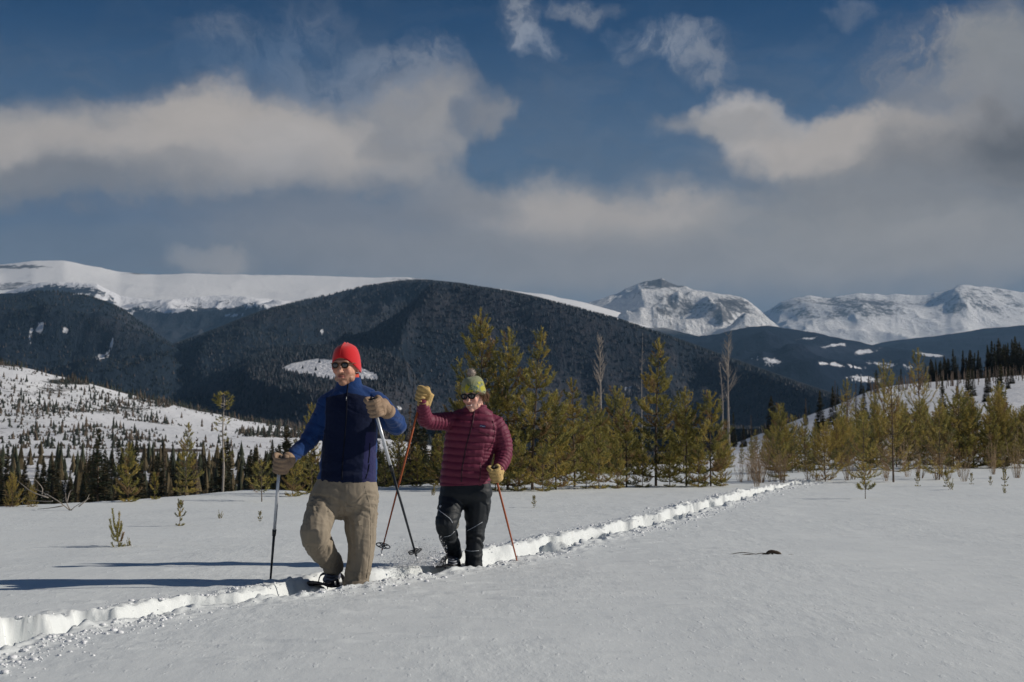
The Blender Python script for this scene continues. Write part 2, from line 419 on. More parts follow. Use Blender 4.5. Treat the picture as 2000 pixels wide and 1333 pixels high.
TR = [(-350, 1360), (0, 1243), (200, 1204), (350, 1180), (600, 1147), (690, 1134), (760, 1122), (920, 1097), (1150, 1045), (1300, 1008), (1420, 976), (1480, 958), (1560, 944)]
_ty = np.array([CH * F / (py - 850) for _, py in TR]); _tx = np.array([(px - 1000) / F * y for (px, _), y in zip(TR, _ty)])
def trench_x(y):
    return np.interp(y, _ty, _tx, left=_tx[0] - 0) + np.where(y < _ty[0], (y - _ty[0]) * .45, 0) + np.where(y > _ty[-1], (y - _ty[-1]) * .33, 0)
TCOS = .92
def trench_profile(x, y):
    """height change made by the snowshoe track, and a mask of the broken snow beside it"""
    t = (x - trench_x(y)) * TCOS
    s = y / .92
    ph0 = s / .95 + 1.1 * fbm(s * .55, t * 0 + 2, oct=2, seed=37)
    j = fbm(s * 1.7, t * 0 + 3, oct=4, seed=5) * .075 + fbm(s * 9, t * 0, oct=3, seed=9) * .022
    jr = fbm(s * 1.9, t * 0 + 9, oct=4, seed=15) * .07 + fbm(s * 8, t * 0 + 1, oct=3, seed=19) * .025
    j = j + fbm(s * 3.6, t * 0 + 7, oct=2, seed=6) * .03 + .035 * np.sin(s * 2 * PI / 1.25 + 1.5 * fbm(s * .5, t * 0, oct=2, seed=7)); jr = jr - .03 * np.sin(s * 2 * PI / 1.25 + 2.0 + 1.5 * fbm(s * .5, t * 0, oct=2, seed=7))
    sid = np.floor(ph0); stp = np.clip((ph0 - sid) / .10, 0, 1); stp = stp * stp * (3 - 2 * stp)
    def segrnd(q, sd_): return hash3(q, q * 0, q * 0, sd_) - .5
    fr0 = ph0 - sid; amp0 = .045 + .15 * (segrnd(sid, 71) + .5) ** 1.5
    j = j + amp0 * np.where(fr0 < .86, fr0 / .86, 1 - (fr0 - .86) / .14) - .01; jr = jr + .09 * (segrnd(sid - 1, 72) * (1 - stp) + segrnd(sid, 72) * stp)
    hw = .225 * np.interp(y, [5, 6.8, 7.8, 11, 15, 24, 28, 32], [.66, .72, .92, .92, .74, .62, .5, .4])
    dl = t + (hw + j); dr = (hw + jr) - t
    e = .045
    inside = np.clip(dl / e + .4, 0, 1) * np.clip(dr / (e * 1.5) + .4, 0, 1)
    inside = inside * inside * (3 - 2 * inside)
    ph = s / .95 + .35 * fbm(s * .6, t * 0, oct=2, seed=31) + t * .45; fr = ph - np.floor(ph); steps = np.clip(1 - np.abs(fr - .5) / .16, 0, 1); steps = steps ** .6 * (.35 + .9 * vnoise(np.floor(ph) + .5, t * 0 + .5, seed=33))
    depth = .25 + .05 * fbm(x * 4, y * 4, oct=3, seed=21) - .17 * steps
    depth = depth * np.clip((30 - y) / 5, 0, 1)
    lump = (np.abs(fbm(x * 13, y * 13, oct=4, seed=41)) * .05 + np.clip(fbm(x * 3.2, y * 3.2, oct=3, seed=43) - .05, 0, 1) * .16) * inside
    out = np.maximum(np.maximum(-dl, -dr), 0)
    brk = np.exp(-(out / .16) ** 2) * (1 - inside)
    lip = brk * (.012 + .04 * np.clip(fbm(x * 7, y * 5, oct=4, seed=51, gain=.6), -.2, 1) + .022 * np.clip(fbm(x * 26, y * 22, oct=3, seed=57), -.3, 1))
    far = np.exp(-(out / .45) ** 2) * (1 - inside) * .012 * np.clip(fbm(x * 16, y * 13, oct=3, seed=61) - .15, 0, 1)
    k_ = np.clip((32 - y) / 4, 0, 1)
    return (-depth * inside + lump + lip + far) * k_

def Hz(x, y, fine=True):
    x = np.asarray(x, float); y = np.asarray(y, float)
    px = pxof(x, y); E = edge(px)
    T = table(px, np.maximum(y, 60)); t = np.clip((y - E) / (60 - E), 0, 1)
    z = np.where(y < 60, T * t ** 1.12, T)
    far = np.clip((y - 70) / 200, 0, 1)
    z = z + far * fbm(x / 60, y / 60, oct=4, seed=77) * 1.6 * np.clip(y / 500, .3, 2.5)
    nearw = np.clip((80 - y) / 40, 0, 1)
    z = z + nearw * (fbm(x * .35, y * .30, oct=3, seed=3) * .022 + fbm(x * 1.3, y * .8, oct=3, seed=4) * .008)
    if fine:
        rp = fbm(x * 2.2 + .5 * fbm(x, y, oct=2, seed=8), y * 5.5, oct=3, seed=12)
        z = z + nearw * (.004 * rp + .022 * np.clip(fbm(x * 3.3, y * 9, oct=4, seed=13) - .26, 0, 1) + .006 * fbm(x * .9, y * 3.2, oct=3, seed=17))
        z = z + trench_profile(x, y)
    return z

def ground_at(px, py, lo=5, hi=60):
    for Y in np.arange(lo, hi, .05):
        p = P(px, py, Y)
        if p[2] <= float(Hz(p[0], p[1], False)): return p
    return P(px, py, hi)
def base_at(px, d):
    x = (px - 1000) / F * d
    return np.array([x, d, float(Hz(x, d, False))])

# near snow sheet: columns follow the track so that its walls stay crisp
ys = [3.6]
while ys[-1] < 62: ys.append(ys[-1] + max(.016, ys[-1] * .0021) if ys[-1] < 40 else ys[-1] + .3)
ys = np.array(ys)
core = np.arange(-.75, .75, .014)
grow = []; v = .75; d_ = .016
while v < 34: grow.append(v); v += d_; d_ = min(d_ * 1.035, .35)
grow = np.array(grow); ts = np.concatenate([-grow[::-1], core, grow])
YY, TT = np.meshgrid(ys, ts, indexing='ij')
XX = TT + trench_x(YY)
px_ = pxof(XX, YY); keep_l = (-700, 2700)
ZZ = Hz(XX, YY)
V = np.stack([XX, YY, ZZ], -1).reshape(-1, 3); n, m = YY.shape
i = np.arange(n - 1)[:, None] * m; j = np.arange(m - 1)[None]
Q = np.stack([i + j, i + j + 1, i + m + j + 1, i + m + j], -1).reshape(-1, 4)
pc = px_[:-1, :-1].reshape(-1); yc = YY[:-1, :-1].reshape(-1)
Q = Q[((pc > -900) & (pc < 2900)) | (yc < 8)]
used = np.zeros(len(V), bool); used[Q.ravel()] = True; rem = np.cumsum(used) - 1
g = link('snow_ground', mesh_np('snow_ground', V[used], rem[Q], [M['snow']])); tag(g, 'wide smooth grey white snowfield crossed by a broken snowshoe track', kind='structure')

# valley and hillsides beyond the crest, out to 2.4 km
def far_snow_mat(name, forest=(.030, .036, .028), brown=(.085, .062, .045), snowc=(.80, .81, .83)):
    m = bpy.data.materials.new(name); m.use_nodes = True; k = NT(m.node_tree)
    b = k.n['Principled BSDF']; b.inputs['Roughness'].default_value = .8; b.inputs['Specular IOR Level'].default_value = .1
    a = k.new('ShaderNodeAttribute', attribute_name='tint').outputs['Color']
    s = k.new('ShaderNodeSeparateColor'); k.put(s, 0, a)
    t = k.new('ShaderNodeTexCoord').outputs['Object']
    n1 = k.noise(t, .05, 6, .68); n2 = k.noise(t, .33, 5, .65)
    f = k.math('ADD', s.outputs[0], k.math('MULTIPLY', k.math('SUBTRACT', n1, .5), 1.5))
    f = k.math('ADD', f, k.math('MULTIPLY', k.math('SUBTRACT', n2, .5), 1.7))
    fm = k.ramp(f, .40, .62)
    vg = k.mix(k.ramp(k.math('ADD', s.outputs[1], k.math('MULTIPLY', k.math('SUBTRACT', n2, .5), .8)), .3, .7), forest, brown)
    c = k.mix(fm, snowc, vg)
    k.put(b, 'Base Color', c)
    bn = k.new('ShaderNodeBump'); bn.inputs['Strength'].default_value = .6; bn.inputs['Distance'].default_value = 1.2
    k.put(bn, 'Height', n2); k.l.new(bn.outputs[0], b.inputs['Normal'])
    return m
M['valley'] = far_snow_mat('valley_snow_and_brush')
def poly_mask(px, py, rects):
    """soft union of ellipses given in picture terms, for vegetation cover on far slopes"""
    f = np.zeros_like(px)
    for (cx, cy, rx, ry, a) in rects:
        f = np.maximum(f, a * np.exp(-(((px - cx) / rx) ** 2 + ((py - cy) / ry) ** 2) ** 1.5))
    return f
pa = np.linspace(-900, 2900, 640); dd = np.exp(np.linspace(math.log(56), math.log(2450), 420))
DD, PA = np.meshgrid(dd, pa, indexing='ij'); XX = (PA - 1000) / F * DD; YY = DD
ZZ = Hz(XX, YY, False) - .03 * (YY < 63)
PY = 850 - (ZZ - CH) / YY * F
cover = poly_mask(PA, PY, [(120, 765, 120, 14, .38), (230, 800, 110, 10, .5), (130, 800, 150, 10, .38), (350, 762, 150, 12, .5), (460, 800, 130, 10, .5), (60, 705, 150, 14, 1.0), (150, 745, 60, 8, .9), (310, 880, 110, 5, .80), (90, 893, 150, 4, .74), (1100, 860, 400, 20, .7)])
cover = np.maximum(cover, np.where(YY > 1080, 1.0, 0)); cover = np.maximum(cover, .97 * np.clip((PA - 480) / 260, 0, 1) * np.clip((YY - 900) / 100, 0, 1)); cover = np.maximum(cover, .9 * np.clip((PA - 900) / 150, 0, 1) * np.clip((YY - 420) / 60, 0, 1) * (PA < 1600))
cover = np.maximum(cover, .20 * (YY > 300))
cover = np.where((PA > 1560) & (YY < 520), .12, cover)
brown = np.clip(poly_mask(PA, PY, [(350, 762, 200, 20, .8), (300, 880, 300, 8, 1), (80, 893, 200, 8, 1), (60, 705, 200, 20, .8)]) + .3, 0, 1)
V = np.stack([XX, YY, ZZ], -1).reshape(-1, 3); n, m = YY.shape
i = np.arange(n - 1)[:, None] * m; j = np.arange(m - 1)[None]
Q = np.stack([i + j, i + j + 1, i + m + j + 1, i + m + j], -1).reshape(-1, 4)
cover = np.clip(cover + .25 * fbm(XX / 14, YY / 30, oct=4, seed=63) * (cover > .25), 0, 1.2)
col = np.stack([cover, brown, brown * 0], -1).reshape(-1, 3)
g = link('valley_ground', mesh_np('valley_ground', V, Q, [M['valley']], col=col)); tag(g, 'snowy valley floor and brushy white hillside below the crest', kind='structure')
BASEPLANE = mesh_np('ground', [[-16000, -1500, -62], [16000, -1500, -62], [16000, 21000, -62], [-16000, 21000, -62]], np.array([[0, 1, 2, 3]]), [M['crumb']], smooth=False)
g = link('ground', BASEPLANE); tag(g, 'snow covered low ground far below the hills', kind='structure')
# ground behind and beside the camera
V = []
for x0, x1, y0, y1 in ((-60, 60, -40, 3.65),):
    V = [[x0, y0, -.012], [x1, y0, -.012], [x1, y1, -.012], [x0, y1, -.012]]
g = link('snow_field', mesh_np('snow_field', V, np.array([[0, 1, 2, 3]]), [M['snow']], smooth=False)); tag(g, 'flat snow around the camera', kind='structure')

# ------------------------------------------------------------------ mountains
def mountain(name, label, sil, d0, z0py, d1, amp, scale, mat, seed, cols=620, rows=110, back=.35, power=1.0, px0=-500, px1=2500, rough=.0, tint=None, flat=None, freq_y=1.0):
    """a ridge at distance d1 whose skyline follows sil, sloping down to distance d0 with gullies, and away behind"""
    pa = np.linspace(px0, px1, cols)
    sx, sy = zip(*sil); rp = np.interp(pa, sx, sy)
    kx = np.ones(5) / 5; rp = np.convolve(np.pad(rp, 2, mode='edge'), kx, 'valid')
    zr = CH + (850 - rp) / F * d1
    xr = (pa - 1000) / F * d1
    zrough = rough * fbm(xr / (d1 * .012), xr * 0, oct=4, seed=seed + 5) if rough else xr * 0
    t = np.concatenate([np.linspace(0, 1, rows), 1 + np.linspace(0, back, int(rows * .3))[1:]])
    TT_, PAA = np.meshgrid(t, pa, indexing='ij')
    dist = d0 + (d1 - d0) * TT_
    X = (PAA - 1000) / F * dist; Y = dist
    zb = CH + (850 - z0py) / F * d0
    prof = np.where(TT_ <= 1, TT_ ** power, 1 - ((TT_ - 1) / back) ** 1.5 * .9)
    Z = zb + (zr[None] - zb) * prof
    n_ = ridged(X / scale, Y / (scale * freq_y), 5, seed) - .5
    env = np.clip(TT_ * 4, 0, 1) * np.clip(1 - TT_, 0, 1) ** .55
    if flat is not None: env = env * (1 - flat(PAA, 850 - (Z - CH) / dist * F))
    Z = Z + amp * n_ * env * 1.6 + amp * .5 * fbm(X / scale * 2.3, Y / scale * 2.3, oct=4, seed=seed + 3) * env
    Zs = CH + (850 - rp)[None] / F * dist          # never rise above the skyline
    Z = np.where(TT_ < 1, np.minimum(Z, Zs - (1 - TT_) * amp * .02), Z)
    Z = Z + zrough[None] * np.exp(-((TT_ - 1) / .05) ** 2)
    PYs = 850 - (Z - CH) / dist * F
    col = None
    if tint is not None: col = tint(PAA, PYs, X, Y, Z, TT_).reshape(-1, 3)
    V = np.stack([X, Y, Z], -1).reshape(-1, 3); n, m = X.shape
    i = np.arange(n - 1)[:, None] * m; j = np.arange(m - 1)[None]
    Q = np.stack([i + j, i + j + 1, i + m + j + 1, i + m + j], -1).reshape(-1, 4)
    o = link(name, mesh_np(name, V, Q, [mat], col=col)); tag(o, label, kind='structure')
    return dict(pa=pa, t=t, X=X, Y=Y, Z=Z, PY=PYs, PA=PAA)

def hill_mat(name, dark, light, snowc=(.80, .80, .82), nsc=.012, fsc=.07):
    """tint.r = forest cover (1 closed, 0 open snow), tint.g = share of grey brown dead wood, lowered where shade is painted in"""
    m = bpy.data.materials.new(name); m.use_nodes = True; k = NT(m.node_tree)
    b = k.n['Principled BSDF']; b.inputs['Roughness'].default_value = .9; b.inputs['Specular IOR Level'].default_value = .05
    a = k.new('ShaderNodeAttribute', attribute_name='tint').outputs['Color']
    s = k.new('ShaderNodeSeparateColor'); k.put(s, 0, a)
    t = k.new('ShaderNodeTexCoord').outputs['Object']
    n1 = k.noise(t, nsc, 7, .72); n2 = k.noise(k.vec('MULTIPLY', t, (1, .6, .45)), fsc, 4, .7); n3 = k.noise(t, nsc * .25, 4, .5)
    f = k.math('ADD', s.outputs[0], k.math('MULTIPLY', k.math('SUBTRACT', n1, .5), .9))
    f = k.math('ADD', f, k.math('MULTIPLY', k.math('SUBTRACT', n2, .5), 1.6))
    fm = k.ramp(f, .40, .64)
    g_ = k.math('ADD', s.outputs[1], k.math('ADD', k.math('MULTIPLY', k.math('SUBTRACT', n2, .5), 1.3), k.math('MULTIPLY', k.math('SUBTRACT', n3, .5), 1.4)))
    vg = k.mix(k.ramp(g_, .1, .95), dark, light)
    c = k.mix(fm, snowc, vg); k.put(b, 'Base Color', c)
    bn = k.new('ShaderNodeBump'); bn.inputs['Strength'].default_value = .9; bn.inputs['Distance'].default_value = 9
    k.put(bn, 'Height', n2); k.l.new(bn.outputs[0], b.inputs['Normal'])
    return m
def peak_mat(name, bump=45, dull=1.5):
    """wind scoured rock showing through snow"""
    m = bpy.data.materials.new(name); m.use_nodes = True; k = NT(m.node_tree)
    b = k.n['Principled BSDF']; b.inputs['Roughness'].default_value = .85; b.inputs['Specular IOR Level'].default_value = .1
    a = k.new('ShaderNodeAttribute', attribute_name='tint').outputs['Color']
    s = k.new('ShaderNodeSeparateColor'); k.put(s, 0, a)
    t = k.new('ShaderNodeTexCoord').outputs['Object']
    n1 = k.noise(t, .0035, 7, .66); n2 = k.noise(k.vec('MULTIPLY', t, (1, 1, .6)), .02, 6, .72)
    f = k.math('ADD', s.outputs[0], k.math('ADD', k.math('MULTIPLY', k.math('SUBTRACT', n1, .5), 1.5), k.math('MULTIPLY', k.math('SUBTRACT', n2, .5), dull)))
    fm = k.ramp(f, .42, .75)
    c = k.mix(fm, (.90, .885, .87), (.15, .14, .135)); k.put(b, 'Base Color', c)
    bn = k.new('ShaderNodeBump'); bn.inputs['Strength'].default_value = 1.0; bn.inputs['Distance'].default_value = bump
    k.put(bn, 'Height', n2); k.l.new(bn.outputs[0], b.inputs['Normal'])
    return m
M['peak'] = peak_mat('snow_and_rock'); M['range'] = peak_mat('far_snow_and_rock', 26); M['snowridge'] = peak_mat('windblown_snow', 5, 1.2)
M['hill'] = hill_mat('dark_forest', (.017, .026, .038), (.072, .068, .074))
M['hill_shaded'] = hill_mat('far_forest_shaded', (.003, .007, .018), (.022, .028, .046))  # cloud shadow over the right hills put into a darker, bluer forest colour
M['hill_ridge'] = hill_mat('treeline_forest', (.016, .022, .032), (.060, .058, .062), nsc=.009, fsc=.045)

def ell(PA, PY, cx, cy, rx, ry, p=2):
    if rx < 100 and np.ndim(PA):
        m_ = (np.abs(PA - cx) < 4 * rx + 20) & (np.abs(PY - cy) < 4 * ry + 15); out = np.zeros_like(PA)
        a_, b_ = PA[m_], PY[m_]; a2 = a_ + min(rx * .7, 14) * fbm(a_ / 14, b_ / 5, oct=3, seed=301); b2 = b_ + min(ry * .9, 5) * fbm(a_ / 11, b_ / 4, oct=3, seed=302) - .12 * (a_ - cx) * np.sign(cy - 690) * (p == 1)
        out[m_] = np.exp(-(((a2 - cx) / rx) ** 2 + ((b2 - cy) / ry) ** 2) ** p); return out
    return np.exp(-(((PA - cx) / rx) ** 2 + ((PY - cy) / ry) ** 2) ** p)
S_RANGE = [(-500, 640), (1300, 625), (1430, 618), (1495, 608), (1530, 590), (1580, 578), (1625, 583), (1680, 571), (1740, 574), (1800, 578), (1850, 571), (1888, 555), (1940, 562), (2000, 570), (2150, 590), (2500, 580)]
S_PEAK = [(-500, 700), (900, 640), (1060, 610), (1150, 591), (1200, 576), (1232, 562), (1258, 549), (1295, 543), (1318, 555), (1360, 564), (1400, 572), (1440, 576), (1470, 592), (1500, 620), (1530, 645), (1600, 680), (2500, 800)]
S_SNOW = [(-500, 500), (-100, 512), (0, 516), (60, 508), (120, 508), (180, 520), (230, 531), (300, 536), (360, 534), (500, 536), (600, 538), (700, 541), (790, 541), (860, 549), (930, 558), (1000, 567), (1060, 574), (1130, 588), (1200, 607), (1300, 640), (1500, 690), (2500, 850)]
S_TREE = [(-500, 560), (-100, 560), (0, 572), (60, 556), (90, 549), (180, 553), (230, 578), (300, 586), (360, 582), (440, 575), (540, 586), (620, 592), (700, 580), (800, 600), (1000, 640), (1500, 760), (2500, 850)]
S_LEFT = [(-500, 600), (-100, 580), (0, 572), (60, 569), (110, 570), (170, 580), (230, 603), (290, 642), (340, 674), (400, 702), (470, 730), (560, 765), (700, 800), (1500, 845), (2500, 850)]
S_BIG = [(-500, 790), (150, 735), (300, 695), (345, 672), (420, 645), (500, 613), (600, 585), (700, 562), (780, 551), (830, 549), (900, 556), (1000, 572), (1100, 594), (1200, 621), (1300, 655), (1400, 692), (1500, 728), (1560, 750), (1650, 780), (1800, 805), (2500, 830)]
S_RB = [(-500, 800), (900, 745), (1180, 690), (1260, 662), (1330, 658), (1400, 653), (1455, 640), (1500, 636), (1560, 644), (1640, 660), (1720, 676), (1800, 688), (1900, 700), (2000, 708), (2500, 740)]
S_RC = [(-500, 820), (1500, 700), (1700, 675), (1760, 664), (1850, 654), (1930, 640), (2000, 636), (2200, 640), (2500, 660)]

def t_range(PA, PY, X, Y, Z, T):
    r = .36 + .25 * ell(PA, PY, 1640, 600, 120, 25) + .2 * ell(PA, PY, 1900, 590, 80, 25) - .3 * ell(PA, PY, 1800, 650, 200, 30)
    return np.stack([r, r, r], -1)
def t_peak(PA, PY, X, Y, Z, T):
    r = .36 + .55 * ell(PA, PY, 1300, 553, 60, 9) + .35 * ell(PA, PY, 1320, 600, 45, 22) + .35 * ell(PA, PY, 1420, 605, 45, 22) + .15 * ell(PA, PY, 1440, 585, 40, 10) - .35 * ell(PA, PY, 1200, 610, 60, 22)
    return np.stack([r, r, r], -1)
def t_snow(PA, PY, X, Y, Z, T):
    r = -.06 + .14 * np.clip((560 - PY) / 20, 0, 1) + .8 * ell(PA, PY, 20, 520, 90, 4) + .5 * ell(PA, PY, 270, 534, 50, 2) + .5 * ell(PA, PY, 800, 545, 60, 3) + .7 * ell(PA, PY, 50, 560, 90, 12) + .2 * (PY > 575) * (PA < 700)
    return np.stack([r, r, r], -1)
def t_tree(PA, PY, X, Y, Z, T):
    sk = np.interp(PA, *zip(*S_TREE)); r = np.clip(-.08 + (PY - sk) / np.interp(PA, [100, 250, 600], [16, 30, 26]), -.1, 1.15) + .16 * (PA < 220)
    for c in [(110, 590, 30, 8), (190, 583, 25, 6), (235, 598, 22, 9), (330, 605, 18, 6), (365, 606, 20, 4), (430, 598, 34, 5), (455, 615, 25, 4), (565, 600, 16, 5), (250, 612, 20, 3), (130, 575, 60, 3)]: r = r - .9 * ell(PA, PY, *c)
    return np.stack([r, .35 + 0 * r, r], -1)
def t_left(PA, PY, X, Y, Z, T):
    r = np.full_like(PA, 1.25)
    for c in [(75, 641, 20, 6), (100, 628, 14, 5), (122, 650, 11, 6), (48, 670, 14, 5), (217, 667, 5, 8), (195, 695, 14, 8), (95, 700, 8, 4)]: r = r - 1.35 * ell(PA, PY, *c)
    return np.stack([r, .12 + .35 * ell(PA, PY, 240, 640, 90, 40), r], -1)
def t_big(PA, PY, X, Y, Z, T):
    r = np.full_like(PA, 1.25)
    for c in [(437, 697, 6, 7), (630, 647, 10, 4), (835, 610, 10, 9), (1080, 631, 9, 4), (1098, 636, 9, 4), (1325, 687, 24, 4), (1345, 690, 12, 5), (1540, 759, 12, 4), (782, 797, 25, 9), (1230, 760, 15, 6)]: r = r - 1.12 * ell(PA, PY, *c, 1)
    # the open snow meadow below the hill
    top = np.interp(PA, [545, 570, 620, 680, 735], [722, 709, 701, 706, 732]); bot = np.interp(PA, [545, 590, 650, 735], [722, 731, 743, 742])
    md = np.clip((PY - top) / 1.2, 0, 1) * np.clip((bot - PY) / 1.5, 0, 1) * (PA > 545) * (PA < 737)
    r = r - 1.7 * md
    g_ = .22 + .30 * ell(PA, PY, 900, 620, 320, 60, 1) + .35 * np.clip((PY - 715) / 50, 0, 1) + .4 * ell(PA, PY, 1330, 700, 90, 14) - .5 * ell(PA, PY, 480, 665, 130, 26)  # the negative term paints the shadowed valley's darkness into the forest tone
    return np.stack([r, g_, r], -1)
def t_rb(PA, PY, X, Y, Z, T):
    r = np.full_like(PA, 1.25)
    for c in [(1500, 705, 34, 7), (1630, 675, 30, 4), (1690, 688, 34, 5), (1640, 714, 70, 4), (1740, 714, 60, 6), (1690, 742, 46, 8), (1820, 693, 36, 6), (1575, 662, 22, 3)]: r = r - 1.15 * ell(PA, PY, *c, 1)
    return np.stack([r, .25 + .5 * ell(PA, PY, 1640, 682, 80, 8), r], -1)

mountain('mountain_range', 'farthest snow and rock range on the right', S_RANGE, 12500, 700, 15000, 300, 1900, M['range'], 101, cols=520, rows=90, px0=1200, px1=2500, rough=22, tint=t_range)
mountain('mountain', 'craggy snow peak right of centre', S_PEAK, 9800, 690, 12000, 300, 1100, M['peak'], 131, cols=520, rows=110, px0=850, px1=1800, rough=16, tint=t_peak)
mountain('mountain_ridge', 'long smooth snow ridge across the left', S_SNOW, 8600, 640, 11000, 90, 3200, M['snowridge'], 151, cols=700, rows=90, px1=1600, rough=5, tint=t_snow)
mountain('forested_ridge', 'forested shoulder with snow clearings under the snow ridge', S_TREE, 5800, 720, 8400, 230, 900, M['hill_ridge'], 171, cols=600, rows=100, px1=1500, rough=9, tint=t_tree)
mountain('blue_hill', 'hazy blue forested hill at far right', S_RC, 6500, 760, 9200, 120, 900, M['hill_shaded'], 191, cols=300, rows=60, px0=1300, rough=8, tint=lambda a, b, *r: np.stack([a * 0 + 1.3, a * 0 + .3, a * 0], -1))
mountain('dark_blue_hill', 'dark blue forested hill with snow clearings', S_RB, 4600, 800, 7200, 150, 800, M['hill_shaded'], 211, cols=420, rows=80, px0=900, rough=7, tint=t_rb)
L_LEFT = mountain('left_hill', 'black green forested hill at left', S_LEFT, 2500, 800, 4300, 150, 520, M['hill'], 231, cols=420, rows=90, px1=1100, rough=5, tint=t_left)
L_BIG = mountain('big_hill', 'broad dark forested hill behind the hikers', S_BIG, 1500, 838, 5200, 300, 1100, M['hill'], 251, cols=700, rows=150, power=.95, rough=5, tint=t_big, flat=lambda a, p: np.clip(2 * ell(a, p, 640, 722, 190, 55, 1), 0, 1))

# ------------------------------------------------------------------ haze
bx = MB().box((0, 8250, 800), (17000, 9250, 865))
hz = link('haze', bx.mesh('haze', [], smooth=False)); tag(hz, 'thin blue winter haze filling the valley', kind='stuff')
m = bpy.data.materials.new('haze'); m.use_nodes = True; kk = NT(m.node_tree)
kk.n.remove(kk.n['Principled BSDF']); pv = kk.new('ShaderNodeVolumePrincipled')
pv.inputs['Color'].default_value = (.36, .64, 1, 1); pv.inputs['Density'].default_value = 3.6e-5
kk.l.new(pv.outputs[0], kk.n['Material Output'].inputs['Volume']); hz.data.materials.append(m)
# ------------------------------------------------------------------ vegetation
def frame_of(d):
    d = d / (np.linalg.norm(d) + 1e-9); a = np.cross(d, [0, 0, 1.0])
    if np.linalg.norm(a) < .1: a = np.array([1.0, 0, 0])
    a /= np.linalg.norm(a); return d, a, np.cross(d, a)

class Needles:
    def __init__(s, r, length=.075, width=.011, dens=95):
        s.r = r; s.L = length; s.W = width; s.D = dens; s.V = []; s.C = []
    def brush(s, pts, tone, fwd=.75):
        pts = np.asarray(pts, float); seg = np.diff(pts, axis=0); ln = np.linalg.norm(seg, axis=1)
        n = max(4, int(ln.sum() * s.D)); cum = np.concatenate([[0], np.cumsum(ln)])
        u = s.r.random(n) * cum[-1]; i = np.clip(np.searchsorted(cum, u) - 1, 0, len(seg) - 1)
        f = (u - cum[i]) / (ln[i] + 1e-9); p = pts[i] + seg[i] * f[:, None]
        d = seg[i] / (ln[i][:, None] + 1e-9)
        rv = s.r.normal(size=(n, 3)); rv -= d * (rv * d).sum(1)[:, None]; rv /= np.linalg.norm(rv, axis=1)[:, None] + 1e-9
        nd = d * (fwd + .25 * s.r.random(n)[:, None]) + rv * (.75 + .2 * s.r.random(n)[:, None]) + np.array([0, 0, .12]); nd /= np.linalg.norm(nd, axis=1)[:, None]
        L = s.L * (.7 + .5 * s.r.random(n))[:, None]
        sd = np.cross(nd, s.r.normal(size=(n, 3))); sd /= np.linalg.norm(sd, axis=1)[:, None] + 1e-9
        tri = np.stack([p - sd * s.W / 2, p + sd * s.W / 2, p + nd * L + sd * s.W * .2], 1)
        s.V.append(tri.reshape(-1, 3)); t = np.asarray(tone) * (.8 + .4 * s.r.random(n))[:, None]
        s.C.append(np.repeat(t, 3, 0))
    def mesh(s, name, mat):
        V = np.vstack(s.V); return mesh_np(name, V, np.arange(len(V)).reshape(-1, 3), [mat], smooth=False, col=np.vstack(s.C))

